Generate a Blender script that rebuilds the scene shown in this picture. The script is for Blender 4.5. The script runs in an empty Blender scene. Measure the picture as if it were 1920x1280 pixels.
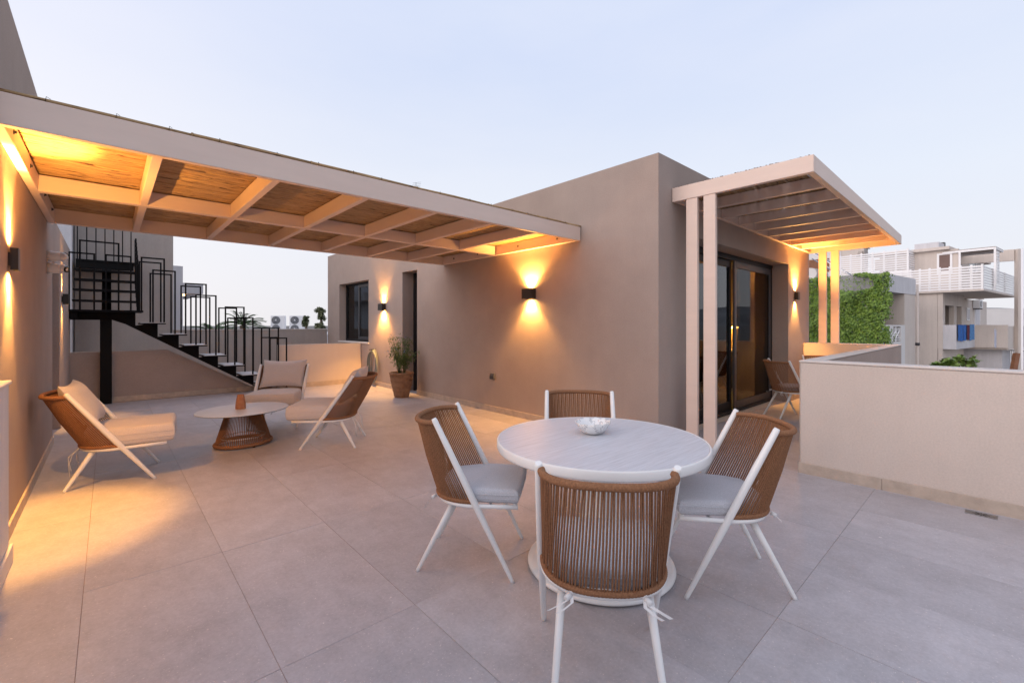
import bpy, math, random
from mathutils import Vector, Matrix, noise as mnoise
R = random.Random(11)
D = bpy.data
S = bpy.context.scene
COL = S.collection
rad = math.radians

# ------------------------------------------------------------------ camera
H = 1.42                                   # eye height above the terrace
HEAD = math.atan2(913, 831)                # angle from +X (door wall) to the view axis
FX, FY = math.cos(HEAD), math.sin(HEAD)
RX, RY = math.sin(HEAD), -math.cos(HEAD)
cd = D.cameras.new('camera'); cam = D.objects.new('camera', cd); COL.objects.link(cam)
cam.location = (0, 0, H)
cam.rotation_euler = (math.pi/2, 0, HEAD - math.pi/2)
cd.sensor_width = 36; cd.lens = 36*831/1920; cd.shift_y = -30/1920
cd.clip_start = .05; cd.clip_end = 30000
S.camera = cam
S.view_settings.view_transform = 'Standard'; S.view_settings.look = 'None'
S.view_settings.exposure = 0.38; S.view_settings.gamma = 1
S.view_settings.use_curve_mapping = False
S.render.resolution_x = 1024; S.render.resolution_y = 682

# ------------------------------------------------------------------ dusk sky
W = D.worlds.new('World'); S.world = W; W.use_nodes = True
nt = W.node_tree; N = nt.nodes; L = nt.links
N.clear()
out = N.new('ShaderNodeOutputWorld'); bg = N.new('ShaderNodeBackground'); L.new(bg.outputs[0], out.inputs[0])
sky = N.new('ShaderNodeTexSky'); sky.sky_type = 'NISHITA'; sky.sun_disc = False
SUN_AZ = math.pi*.93                       # glow of the set sun, to the left of the picture
sky.sun_elevation = rad(4); sky.sun_rotation = math.pi/2 - SUN_AZ
sky.dust_density = 2.0; sky.ozone_density = 2.5; sky.altitude = 30
tc = N.new('ShaderNodeTexCoord'); sep = N.new('ShaderNodeSeparateXYZ'); L.new(tc.outputs['Generated'], sep.inputs[0])
rp = N.new('ShaderNodeValToRGB'); L.new(sep.outputs['Z'], rp.inputs[0])
els = rp.color_ramp.elements
els[0].position = 0.0; els[0].color = (.72, .715, .75, 1)
els[1].position = 1.0; els[1].color = (.52, .62, .84, 1)
for p, c in ((.10, (.71, .72, .78, 1)), (.26, (.69, .73, .82, 1)), (.52, (.57, .64, .82, 1))):
    e = els.new(p); e.color = c
# warm veil towards the set sun, low on the horizon
dotn = N.new('ShaderNodeVectorMath'); dotn.operation = 'DOT_PRODUCT'
L.new(tc.outputs['Generated'], dotn.inputs[0]); dotn.inputs[1].default_value = (math.cos(SUN_AZ), math.sin(SUN_AZ), .05)
mr = N.new('ShaderNodeMapRange'); mr.inputs[1].default_value = -.35; mr.inputs[2].default_value = 1; mr.interpolation_type = 'SMOOTHSTEP'
L.new(dotn.outputs['Value'], mr.inputs[0])
veil = N.new('ShaderNodeMix'); veil.data_type = 'RGBA'; veil.blend_type = 'ADD'
L.new(mr.outputs[0], veil.inputs[0]); L.new(rp.outputs[0], veil.inputs[6]); veil.inputs[7].default_value = (.26, .17, .08, 1)
sk = N.new('ShaderNodeMix'); sk.data_type = 'RGBA'; sk.blend_type = 'MULTIPLY'; sk.inputs[0].default_value = 1
L.new(sky.outputs[0], sk.inputs[6]); sk.inputs[7].default_value = (.12, .12, .12, 1)
mx = N.new('ShaderNodeMix'); mx.data_type = 'RGBA'; mx.inputs[0].default_value = .88
L.new(sk.outputs[2], mx.inputs[6]); L.new(veil.outputs[2], mx.inputs[7])
cn = N.new('ShaderNodeTexNoise'); cn.inputs['Scale'].default_value = 1.6; cn.inputs['Detail'].default_value = 5; cn.inputs['Roughness'].default_value = .55
cm = N.new('ShaderNodeMapping'); cm.inputs['Scale'].default_value = (1,1,3.5); L.new(tc.outputs['Generated'], cm.inputs[0]); L.new(cm.outputs[0], cn.inputs['Vector'])
cr = N.new('ShaderNodeMapRange'); cr.inputs[1].default_value = .35; cr.inputs[2].default_value = .70; cr.inputs[3].default_value = 0; cr.inputs[4].default_value = .22; L.new(cn.outputs['Fac'], cr.inputs[0])
cv = N.new('ShaderNodeMix'); cv.data_type = 'RGBA'; L.new(cr.outputs[0], cv.inputs[0]); L.new(mx.outputs[2], cv.inputs[6]); cv.inputs[7].default_value = (.74,.735,.77,1)
L.new(cv.outputs[2], bg.inputs[0]); bg.inputs[1].default_value = 1.0

sd = D.lights.new('sunset_glow', 'SUN'); so = D.objects.new('sunset_glow', sd); COL.objects.link(so)
sd.energy = 1.25; sd.angle = rad(60); sd.color = (1, .88, .84)
el = rad(16)
so.rotation_euler = Vector((math.cos(SUN_AZ)*math.cos(el), math.sin(SUN_AZ)*math.cos(el), math.sin(el))).to_track_quat('Z', 'Y').to_euler()

# ------------------------------------------------------------------ mesh helpers
class MB:
    def __init__(s): s.v = []; s.f = []; s.sm = []
    def add(s, vs, fs, smooth=False):
        o = len(s.v); s.v += [tuple(v) for v in vs]
        s.f += [tuple(i+o for i in f) for f in fs]; s.sm += [smooth]*len(fs)
        return s
    def box(s, x0, x1, y0, y1, z0, z1, m=None):
        vs = [(x, y, z) for z in (z0, z1) for y in (y0, y1) for x in (x0, x1)]
        if m is not None: vs = [m @ Vector(v) for v in vs]
        return s.add(vs, [(0,2,3,1),(4,5,7,6),(0,1,5,4),(2,6,7,3),(0,4,6,2),(1,3,7,5)])
    def bbox(s, x0, x1, y0, y1, z0, z1, b=.004, m=None):
        """box with chamfered edges"""
        cx, cy, cz = (x0+x1)/2, (y0+y1)/2, (z0+z1)/2
        hx, hy, hz = (x1-x0)/2, (y1-y0)/2, (z1-z0)/2
        b = min(b, hx*.49, hy*.49, hz*.49)
        vs = []; idx = {}
        for sx in (-1,1):
            for sy in (-1,1):
                for sz in (-1,1):
                    for a in range(3):
                        p = [sx*hx, sy*hy, sz*hz]
                        for k in range(3):
                            if k != a: p[k] -= (sx,sy,sz)[k]*b
                        idx[(sx,sy,sz,a)] = len(vs); vs.append((cx+p[0], cy+p[1], cz+p[2]))
        fs = []
        ring = ((-1,-1),(1,-1),(1,1),(-1,1))
        for a in range(3):
            u, w = (a+1)%3, (a+2)%3
            for sg in (-1,1):
                q = []
                for (p, r) in ring:
                    k = [0,0,0]; k[a] = sg; k[u] = p; k[w] = r
                    q.append(idx[(k[0],k[1],k[2],a)])
                fs.append(tuple(q) if sg > 0 else tuple(reversed(q)))
        for a in range(3):          # edges along axis a
            u, w = (a+1)%3, (a+2)%3
            for p in (-1,1):
                for r in (-1,1):
                    def K(t, ax):
                        k = [0,0,0]; k[a] = t; k[u] = p; k[w] = r
                        return idx[(k[0],k[1],k[2],ax)]
                    q = (K(-1,u), K(1,u), K(1,w), K(-1,w))
                    fs.append(q if p*r > 0 else tuple(reversed(q)))
        for sx in (-1,1):
            for sy in (-1,1):
                for sz in (-1,1):
                    q = (idx[(sx,sy,sz,0)], idx[(sx,sy,sz,1)], idx[(sx,sy,sz,2)])
                    fs.append(q if sx*sy*sz > 0 else tuple(reversed(q)))
        if m is not None: vs = [m @ Vector(v) for v in vs]
        return s.add(vs, fs)
    def tube(s, pts, r, n=8, closed=False, caps=True, smooth=True, flat=None):
        pts = [Vector(p) for p in pts]; k = len(pts)
        rs = r if isinstance(r, (list, tuple)) else [r]*k
        vs = []; prev = None
        for i, p in enumerate(pts):
            if closed: t = pts[(i+1)%k]-pts[i-1]
            else: t = pts[min(i+1,k-1)]-pts[max(i-1,0)]
            t.normalize()
            if prev is None:
                a = Vector((0,0,1)) if abs(t.z) < .9 else Vector((1,0,0))
                nrm = a.cross(t).normalized()
            else:
                nrm = prev - t*prev.dot(t)
                nrm = nrm.normalized() if nrm.length > 1e-6 else prev
            prev = nrm; bn = t.cross(nrm)
            for j in range(n):
                c = 2*math.pi*j/n
                q = 1 if flat is None else flat
                vs.append(p + nrm*math.cos(c)*rs[i] + bn*math.sin(c)*rs[i]*q)
        fs = []
        for i in range(k if closed else k-1):
            i2 = (i+1) % k
            for j in range(n):
                j2 = (j+1) % n
                fs.append((i*n+j, i*n+j2, i2*n+j2, i2*n+j))
        s.add(vs, fs, smooth)
        if caps and not closed:
            o = len(s.v)-len(vs)
            s.f.append(tuple(o+j for j in reversed(range(n)))); s.sm.append(False)
            s.f.append(tuple(o+(k-1)*n+j for j in range(n))); s.sm.append(False)
        return s
    def bar(s, a, b, w=.02, d=.02):
        """square bar between two points"""
        return s.tube([a, b], max(w, d)/math.sqrt(2)*1.0, 4, smooth=False) if w == d else s.tube([a, b], w/2, 4, smooth=False, flat=d/w)
    def lathe(s, prof, n=40, c=(0,0), ell=(1,1), ang=0, smooth=True, fl=0, fn=12):
        vs = []; ca, sa = math.cos(ang), math.sin(ang)
        for (r, z) in prof:
            for j in range(n):
                t = 2*math.pi*j/n
                rr = r*(1+fl*math.cos(fn*t))
                x, y = rr*math.cos(t)*ell[0], rr*math.sin(t)*ell[1]
                vs.append((c[0]+ca*x-sa*y, c[1]+sa*x+ca*y, z))
        fs = []
        for i in range(len(prof)-1):
            for j in range(n):
                j2 = (j+1) % n
                fs.append((i*n+j, i*n+j2, (i+1)*n+j2, (i+1)*n+j))
        o = len(s.v); s.add(vs, fs, smooth)
        if prof[0][0] > 1e-6: s.f.append(tuple(o+j for j in reversed(range(n)))); s.sm.append(False)
        if prof[-1][0] > 1e-6: s.f.append(tuple(o+(len(prof)-1)*n+j for j in range(n))); s.sm.append(False)
        return s
    def quad(s, a, b, c, d): return s.add([a,b,c,d], [(0,1,2,3)])
    def prism(s, poly, axis, a0, a1):
        """extrude a 2-D polygon along 'x', 'y' or 'z'"""
        def P(u, w, t): return {'x': (t,u,w), 'y': (u,t,w), 'z': (u,w,t)}[axis]
        n = len(poly)
        vs = [P(u,w,a0) for u,w in poly]+[P(u,w,a1) for u,w in poly]
        fs = [tuple(range(n))[::-1], tuple(range(n,2*n))]+[(i,(i+1)%n,n+(i+1)%n,n+i) for i in range(n)]
        return s.add(vs, fs)
    def mesh(s, name, mat, off=None):
        me = D.meshes.new(name)
        vs = s.v if off is None else [(a-off[0], b-off[1], c-off[2]) for a,b,c in s.v]
        me.from_pydata(vs, [], s.f); me.polygons.foreach_set('use_smooth', s.sm)
        for m in (mat if isinstance(mat, (list, tuple)) else [mat]): me.materials.append(m)
        me.update()
        return me
    def build(s, name, mat, parent=None, off=None, fix=False):
        if off is None and parent is not None and parent.get('_abs'): off = parent['_abs']
        me = s.mesh(name, mat, off)
        if fix:
            import bmesh
            b = bmesh.new(); b.from_mesh(me); bmesh.ops.recalc_face_normals(b, faces=b.faces); b.to_mesh(me); b.free()
        o = D.objects.new(name, me); COL.objects.link(o)
        if parent is not None: o.parent = parent
        return o

def tag(o, label=None, cat=None, group=None, kind=None):
    if label: o['label'] = label
    if cat: o['category'] = cat
    if group: o['group'] = group
    if kind: o['kind'] = kind
    return o
def empty(name, loc=(0,0,0), rz=0, label=None, cat=None, group=None, world=True):
    """root of a thing; parts are written in world coordinates when world=True"""
    o = D.objects.new(name, None); COL.objects.link(o); o.empty_display_size = .1
    o.location = loc; o.rotation_euler = (0,0,rz)
    if world: o['_abs'] = list(loc)
    return tag(o, label, cat, group)
def child_abs(o, parent):
    """let a part that is itself a parent keep taking world coordinates"""
    a = parent.get('_abs')
    if a is not None: o['_abs'] = list(a)
    return o
def copy_tree(o, parent=None):
    c = o.copy(); COL.objects.link(c)
    if parent is not None: c.parent = parent
    for ch in list(o.children): copy_tree(ch, c)
    return c

# ------------------------------------------------------------------ materials
def mat(name, col, rough=.6, metal=0, var=.0, vscale=3, bump=0, bscale=150, col2=None, spec=.5, emit=None, es=0, sheen=0, coords='Object', bdet=3, stretch=None, rnd=0, dist=.02, stain=0, edge=0):
    m = D.materials.new(name); m.use_nodes = True; t = m.node_tree; n = t.nodes; l = t.links
    b = n['Principled BSDF']; b.inputs['Base Color'].default_value = (*col, 1)
    b.inputs['Roughness'].default_value = rough; b.inputs['Metallic'].default_value = metal
    b.inputs['Specular IOR Level'].default_value = spec
    if sheen: b.inputs['Sheen Weight'].default_value = sheen
    if emit: b.inputs['Emission Color'].default_value = (*emit, 1); b.inputs['Emission Strength'].default_value = es
    tcn = n.new('ShaderNodeTexCoord'); vec = tcn.outputs[coords]
    if stretch:
        mp = n.new('ShaderNodeMapping'); mp.inputs['Scale'].default_value = stretch; l.new(vec, mp.inputs[0]); vec = mp.outputs[0]
    if var or col2:
        nz = n.new('ShaderNodeTexNoise'); nz.inputs['Scale'].default_value = vscale; nz.inputs['Detail'].default_value = 6; nz.inputs['Roughness'].default_value = .62
        l.new(vec, nz.inputs['Vector'])
        r = n.new('ShaderNodeValToRGB'); l.new(nz.outputs['Fac'], r.inputs[0])
        c2 = col2 or tuple(min(1, c*(1+var)) for c in col); c1 = col if col2 else tuple(c*(1-var) for c in col)
        r.color_ramp.elements[0].position = .32; r.color_ramp.elements[0].color = (*c1, 1)
        r.color_ramp.elements[1].position = .68; r.color_ramp.elements[1].color = (*c2, 1)
        src = r.outputs[0]
        if rnd:
            oi = n.new('ShaderNodeObjectInfo'); mrn = n.new('ShaderNodeMapRange'); l.new(oi.outputs['Random'], mrn.inputs[0])
            mrn.inputs[3].default_value = 1-rnd; mrn.inputs[4].default_value = 1+rnd
            mu = n.new('ShaderNodeMix'); mu.data_type = 'RGBA'; mu.blend_type = 'MULTIPLY'; mu.inputs[0].default_value = 1
            l.new(src, mu.inputs[6]); l.new(mrn.outputs[0], mu.inputs[7]); src = mu.outputs[2]
        l.new(src, b.inputs['Base Color'])
    if stain:
        ms = n.new('ShaderNodeMapping'); ms.inputs['Scale'].default_value = (3.2,3.2,.22); l.new(tcn.outputs['Object'], ms.inputs[0])
        zs = n.new('ShaderNodeTexNoise'); zs.inputs['Scale'].default_value = 1.6; zs.inputs['Detail'].default_value = 7; zs.inputs['Roughness'].default_value = .68; l.new(ms.outputs[0], zs.inputs['Vector'])
        rs_ = n.new('ShaderNodeMapRange'); rs_.inputs[1].default_value = .35; rs_.inputs[2].default_value = .70; rs_.inputs[3].default_value = 1+stain*.4; rs_.inputs[4].default_value = 1-stain; l.new(zs.outputs['Fac'], rs_.inputs[0])
        zf = n.new('ShaderNodeTexNoise'); zf.inputs['Scale'].default_value = 75; zf.inputs['Detail'].default_value = 3; l.new(tcn.outputs['Object'], zf.inputs['Vector'])
        rf_ = n.new('ShaderNodeMapRange'); rf_.inputs[1].default_value = .3; rf_.inputs[2].default_value = .7; rf_.inputs[3].default_value = .945; rf_.inputs[4].default_value = 1.05; l.new(zf.outputs['Fac'], rf_.inputs[0])
        pm = n.new('ShaderNodeMath'); pm.operation = 'MULTIPLY'; l.new(rs_.outputs[0], pm.inputs[0]); l.new(rf_.outputs[0], pm.inputs[1])
        mm = n.new('ShaderNodeMix'); mm.data_type = 'RGBA'; mm.blend_type = 'MULTIPLY'; mm.inputs[0].default_value = 1
        l.new(b.inputs['Base Color'].links[0].from_socket, mm.inputs[6]); l.new(pm.outputs[0], mm.inputs[7]); l.new(mm.outputs[2], b.inputs['Base Color'])
    if bump:
        nb = n.new('ShaderNodeTexNoise'); nb.inputs['Scale'].default_value = bscale; nb.inputs['Detail'].default_value = bdet
        l.new(vec, nb.inputs['Vector'])
        bp = n.new('ShaderNodeBump'); bp.inputs['Strength'].default_value = bump; bp.inputs['Distance'].default_value = dist
        l.new(nb.outputs['Fac'], bp.inputs['Height']); l.new(bp.outputs[0], b.inputs['Normal'])
        if edge:
            be = n.new('ShaderNodeBevel'); be.samples = 4; be.inputs['Radius'].default_value = edge; l.new(be.outputs[0], bp.inputs['Normal'])
    return m

M = {}
M['taupe'] = mat('taupe_stucco', (.395,.318,.282), .93, stain=.022, edge=.014, var=.07, vscale=1.3, bump=.35, bscale=230, spec=.15, dist=.008, bdet=3)
M['beige'] = mat('beige_stucco', (.60,.515,.46), .93, stain=.025, edge=.012, var=.045, vscale=1.2, bump=.32, bscale=230, spec=.15, dist=.008, bdet=3)
M['greyw'] = mat('grey_stucco', (.43,.38,.35), .93, stain=.08, var=.06, vscale=1.1, bump=.4, bscale=80, spec=.15, dist=.012)
M['rim'] = mat('pale_coping', (.66,.60,.56), .8, var=.06, vscale=5, bump=.2, bscale=120)
M['skirt'] = mat('stone_skirting', (.49,.40,.33), .75, var=.14, vscale=9, rnd=.06, bump=.15, bscale=90)
M['perg'] = mat('pink_beige_paint', (.74,.585,.505), .48, var=.03, vscale=2, bump=.06, bscale=40, stretch=(1,1,6))
M['white'] = mat('white_lacquer', (.78,.77,.76), .38, var=.02, vscale=4)
M['black'] = mat('black_steel', (.007,.0065,.007), .6, bump=.05, bscale=300, spec=.12)
M['tread'] = mat('pale_tread_tile', (.60,.57,.56), .6, var=.06, vscale=8)
M['alu'] = mat('dark_aluminium', (.010,.010,.012), .45, spec=.25)
M['alug'] = mat('grey_aluminium', (.055,.055,.062), .42, spec=.3)
M['lampbody'] = mat('dark_bronze', (.022,.018,.015), .45)
M['rope'] = mat('brown_rope', (.195,.090,.046), .85, col2=(.35,.172,.090), vscale=160, bump=.8, bscale=420, spec=.2, dist=.004)
M['terra'] = mat('terracotta', (.30,.12,.06), .8, col2=(.42,.20,.11), vscale=22, bump=.3, bscale=60)
M['pot'] = mat('old_clay_pot', (.20,.10,.055), .85, col2=(.32,.18,.10), vscale=10, bump=.4, bscale=45)
M['soil'] = mat('soil', (.05,.035,.025), .95, bump=.8, bscale=60)
M['hose'] = mat('grey_green_hose', (.17,.20,.20), .5, var=.15, vscale=20)
M['plastic'] = mat('white_plastic', (.75,.75,.76), .35)
M['blackgloss'] = mat('black_gloss', (.01,.01,.012), .12)
M['socket'] = mat('grey_socket', (.10,.10,.11), .5)
M['steel'] = mat('brushed_steel', (.32,.31,.31), .42, metal=.8, var=.2, vscale=30)
M['darkhole'] = mat('dark_slot', (.01,.01,.01), .8)
M['grout'] = mat('brown_grout', (.30,.195,.14), .95, var=.2, vscale=6)
M['street'] = mat('street_ground', (.16,.15,.14), .95, var=.2, vscale=.2)
M['bwhite'] = mat('white_render', (.72,.70,.69), .9, var=.03, vscale=.6)
M['bbeige'] = mat('pale_beige_render', (.66,.585,.53), .9, stain=.08, var=.06, vscale=.7, bump=.2, bscale=20)
M['bgrey'] = mat('pale_grey_render', (.64,.63,.655), .9, stain=.10, var=.06, vscale=.7, bump=.2, bscale=20)
M['bbrown'] = mat('loggia_render', (.36,.31,.28), .9, var=.05, vscale=.8)
M['slat'] = mat('white_slat_paint', (.86,.85,.86), .5)
M['wpane'] = mat('dark_blind', (.16,.095,.08), .5, var=.1, vscale=2)
M['bpane'] = mat('blue_grey_glass', (.12,.15,.18), .15)
M['rollup'] = mat('grey_roller_blind', (.075,.078,.09), .5, bump=.0)
M['solar'] = mat('solar_glass', (.06,.09,.17), .12, var=.2, vscale=2)
M['hill'] = mat('far_hills', (.17,.18,.19), .95, var=.3, vscale=.002)
M['leaf'] = mat('ivy_leaf', (.020,.085,.010), .5, col2=(.27,.40,.055), vscale=7)
M['leafy'] = mat('light_leaf', (.10,.19,.035), .5, col2=(.28,.36,.09), vscale=6)
M['potleaf'] = mat('pot_shrub_leaf', (.05,.105,.025), .5, col2=(.17,.25,.06), vscale=9)
M['palm'] = mat('palm_leaf', (.05,.10,.03), .55, col2=(.10,.17,.05), vscale=2)
M['olive'] = mat('olive_leaf', (.10,.13,.06), .6, col2=(.26,.27,.16), vscale=2)
M['bark'] = mat('bark', (.12,.09,.07), .9, bump=.4, bscale=20)
M['stem'] = mat('green_stem', (.07,.10,.03), .7)
M['flower'] = mat('blue_petal', (.25,.30,.60), .6)
M['blue1'] = mat('blue_towel', (.025,.13,.44), .9, var=.25, vscale=9, bump=.2, bscale=60)
M['blue2'] = mat('sky_blue_towel', (.09,.24,.50), .9, var=.3, vscale=8)
M['red1'] = mat('dark_red_towel', (.11,.015,.035), .9, var=.5, vscale=10)
M['pale'] = mat('pale_cloth', (.52,.53,.62), .9, var=.1, vscale=6)
M['wood'] = mat('brown_board', (.22,.09,.04), .6, var=.2, vscale=5)
M['roomwall'] = mat('room_oak_panel', (.45,.28,.13), .6, var=.15, vscale=4, stretch=(8,8,.6))
M['roomplain'] = mat('room_plaster', (.55,.48,.40), .9)
M['roomdark'] = mat('kitchen_dark', (.05,.04,.035), .4)
M['curtain'] = mat('sheer_curtain', (.34,.30,.27), .9, var=.1, vscale=6)
M['tie'] = mat('white_ribbon', (.72,.71,.71), .8)

def fabric(name, c1, c2):
    m = mat(name, c1, .95, col2=c2, vscale=240, bump=.35, bscale=500, spec=.1, sheen=.25, dist=.004)
    return m
M['cush'] = fabric('grey_cushion_fabric', (.40,.40,.43), (.60,.60,.64))
M['lounge'] = fabric('cream_cushion_fabric', (.50,.45,.44), (.66,.61,.605))

def rope_mat():
    return M['rope']
def tile_mat():
    m = D.materials.new('limestone_tile'); m.use_nodes = True; t = m.node_tree; n = t.nodes; l = t.links
    b = n['Principled BSDF']; b.inputs['Roughness'].default_value = .5; b.inputs['Specular IOR Level'].default_value = .62
    g = n.new('ShaderNodeNewGeometry')
    oi = n.new('ShaderNodeObjectInfo')
    ad = n.new('ShaderNodeVectorMath'); ad.operation = 'ADD'
    mu = n.new('ShaderNodeVectorMath'); mu.operation = 'SCALE'; mu.inputs[0].default_value = (37, 19, 11); l.new(oi.outputs['Random'], mu.inputs['Scale'])
    l.new(g.outputs['Position'], ad.inputs[0]); l.new(mu.outputs[0], ad.inputs[1])
    def noise(sc, det, ro, st=(1,1,1)):
        mp = n.new('ShaderNodeMapping'); mp.inputs['Scale'].default_value = st; l.new(ad.outputs[0], mp.inputs[0])
        z = n.new('ShaderNodeTexNoise'); z.inputs['Scale'].default_value = sc; z.inputs['Detail'].default_value = det; z.inputs['Roughness'].default_value = ro
        l.new(mp.outputs[0], z.inputs['Vector']); return z.outputs['Fac']
    def ramp(src, a, ca, bb, cb):
        r = n.new('ShaderNodeValToRGB'); l.new(src, r.inputs[0]); e = r.color_ramp.elements
        e[0].position = a; e[0].color = (*ca, 1); e[1].position = bb; e[1].color = (*cb, 1); return r.outputs[0]
    def mixc(kind, f, a, bcol):
        x = n.new('ShaderNodeMix'); x.data_type = 'RGBA'; x.blend_type = kind
        if isinstance(f, float): x.inputs[0].default_value = f
        else: l.new(f, x.inputs[0])
        l.new(a, x.inputs[6])
        if isinstance(bcol, tuple): x.inputs[7].default_value = (*bcol, 1)
        else: l.new(bcol, x.inputs[7])
        return x.outputs[2]
    base = ramp(noise(2.3, 9, .68, (1,1.6,1)), .30, (.405,.378,.392), .72, (.495,.472,.495))
    base = mixc('MULTIPLY', 1.0, base, ramp(noise(.55, 5, .6), .30, (.96,.945,.94), .70, (1.03,1.03,1.03)))
    streak = ramp(noise(11, 7, .72, (1,.45,1)), .30, (.89,.885,.885), .70, (1.07,1.07,1.07))
    c = mixc('MULTIPLY', 1.0, base, streak)
    speck = ramp(noise(110, 2, .5), .66, (0,0,0), .76, (1,1,1))
    c = mixc('MIX', speck, c, (.72,.66,.62))
    fine = ramp(noise(60, 4, .7), .3, (.90,.90,.90), .7, (1.08,1.08,1.08))
    c = mixc('MULTIPLY', 1.0, c, fine)
    chip = ramp(noise(24, 3, .6), .735, (0,0,0), .76, (1,1,1))
    c = mixc('MIX', chip, c, (.70,.65,.62))
    mrn = n.new('ShaderNodeMapRange'); l.new(oi.outputs['Random'], mrn.inputs[0]); mrn.inputs[3].default_value = .95; mrn.inputs[4].default_value = 1.05
    c = mixc('MULTIPLY', 1.0, c, mrn.outputs[0])
    l.new(c, b.inputs['Base Color'])
    rr = n.new('ShaderNodeMapRange'); l.new(noise(5, 5, .6), rr.inputs[0]); rr.inputs[3].default_value = .38; rr.inputs[4].default_value = .55; l.new(rr.outputs[0], b.inputs['Roughness'])
    bp = n.new('ShaderNodeBump'); bp.inputs['Strength'].default_value = .25; bp.inputs['Distance'].default_value = .006
    l.new(noise(70, 5, .65), bp.inputs['Height']); l.new(bp.outputs[0], b.inputs['Normal'])
    return m
M['tile'] = tile_mat()

def reed_mat():
    m = mat('dry_reed', (.30,.17,.07), .6, col2=(.56,.38,.20), vscale=14, stretch=(.25,12,12), bump=.3, bscale=60)
    t = m.node_tree; n = t.nodes; l = t.links; b = n['Principled BSDF']
    src = b.inputs['Base Color'].links[0].from_socket
    tcn = n.new('ShaderNodeTexCoord'); mp = n.new('ShaderNodeMapping'); mp.inputs['Scale'].default_value = (9, 90, 90); l.new(tcn.outputs['Object'], mp.inputs[0])
    z = n.new('ShaderNodeTexNoise'); z.inputs['Scale'].default_value = 1; z.inputs['Detail'].default_value = 2; l.new(mp.outputs[0], z.inputs['Vector'])
    r = n.new('ShaderNodeValToRGB'); r.color_ramp.elements[0].position = .60; r.color_ramp.elements[1].position = .70; l.new(z.outputs['Fac'], r.inputs[0])
    x = n.new('ShaderNodeMix'); x.data_type = 'RGBA'; l.new(r.outputs[0], x.inputs[0]); l.new(src, x.inputs[6]); x.inputs[7].default_value = (.06,.028,.012,1)
    l.new(x.outputs[2], b.inputs['Base Color'])
    return m
M['reed'] = reed_mat()
M['reedtop'] = mat('hollow_shade_reed', (.07,.04,.022), .8, col2=(.20,.12,.07), vscale=30)  # darker than the other reeds: shade inside the hollow ends put into the colour

def stone_mat():
    m = D.materials.new('striped_stone'); m.use_nodes = True; t = m.node_tree; n = t.nodes; l = t.links
    b = n['Principled BSDF']; b.inputs['Roughness'].default_value = .42
    tcn = n.new('ShaderNodeTexCoord'); mp = n.new('ShaderNodeMapping'); mp.inputs['Scale'].default_value = (3, 60, 3); mp.inputs['Rotation'].default_value = (0,0,rad(20)); l.new(tcn.outputs['Object'], mp.inputs[0])
    z = n.new('ShaderNodeTexNoise'); z.inputs['Scale'].default_value = 1.3; z.inputs['Detail'].default_value = 7; z.inputs['Roughness'].default_value = .7; z.inputs['Distortion'].default_value = .6; l.new(mp.outputs[0], z.inputs['Vector'])
    r = n.new('ShaderNodeValToRGB'); l.new(z.outputs['Fac'], r.inputs[0]); e = r.color_ramp.elements
    e[0].position = .27; e[0].color = (.46,.465,.495,1); e[1].position = .60; e[1].color = (.62,.63,.675,1)
    l.new(r.outputs[0], b.inputs['Base Color'])
    return m
M['stone'] = stone_mat()
def marble_mat():
    m = mat('veined_marble', (.80,.79,.78), .3, col2=(.80,.79,.78)); t = m.node_tree; n = t.nodes; l = t.links; b = n['Principled BSDF']
    for x in [k for k in n if k.type == 'VALTORGB']:
        e = x.color_ramp.elements; e[0].position = .46; e[0].color = (.80,.79,.78,1); e[1].position = .54; e[1].color = (.80,.79,.78,1)
        k = e.new(.5); k.color = (.42,.41,.42,1)
    for x in [k for k in n if k.type == 'TEX_NOISE']: x.inputs['Scale'].default_value = 14; x.inputs['Distortion'].default_value = 1.2
    return m
M['marble'] = marble_mat()
def glass_mat(name, tint, refl=1.0):
    m = D.materials.new(name); m.use_nodes = True; t = m.node_tree; n = t.nodes; l = t.links; n.clear()
    o = n.new('ShaderNodeOutputMaterial'); tr = n.new('ShaderNodeBsdfTransparent'); tr.inputs[0].default_value = (*tint, 1)
    gl = n.new('ShaderNodeBsdfGlossy'); gl.inputs['Roughness'].default_value = .01; gl.inputs[0].default_value = (.95,.97,1,1)
    fr = n.new('ShaderNodeFresnel'); fr.inputs[0].default_value = 1.55
    mxn = n.new('ShaderNodeMixShader'); mm = n.new('ShaderNodeMath'); mm.operation = 'MULTIPLY'; mm.inputs[1].default_value = refl
    l.new(fr.outputs[0], mm.inputs[0]); l.new(mm.outputs[0], mxn.inputs[0]); l.new(tr.outputs[0], mxn.inputs[1]); l.new(gl.outputs[0], mxn.inputs[2]); l.new(mxn.outputs[0], o.inputs[0])
    return m
M['glass'] = glass_mat('window_glass', (.86,.88,.86))
M['screen'] = glass_mat('screened_glass', (.24,.235,.23), .42)
def emit_mat(name, col, st):
    m = D.materials.new(name); m.use_nodes = True; n = m.node_tree.nodes; n.clear()
    o = n.new('ShaderNodeOutputMaterial'); e = n.new('ShaderNodeEmission'); e.inputs[0].default_value = (*col, 1); e.inputs[1].default_value = st
    m.node_tree.links.new(e.outputs[0], o.inputs[0]); return m
WARM = (1.0, .465, .105)
M['lamp'] = emit_mat('lamp_lens', (1, .72, .35), 22)
M['strip'] = emit_mat('led_strip', (1, .60, .12), 90)

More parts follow.
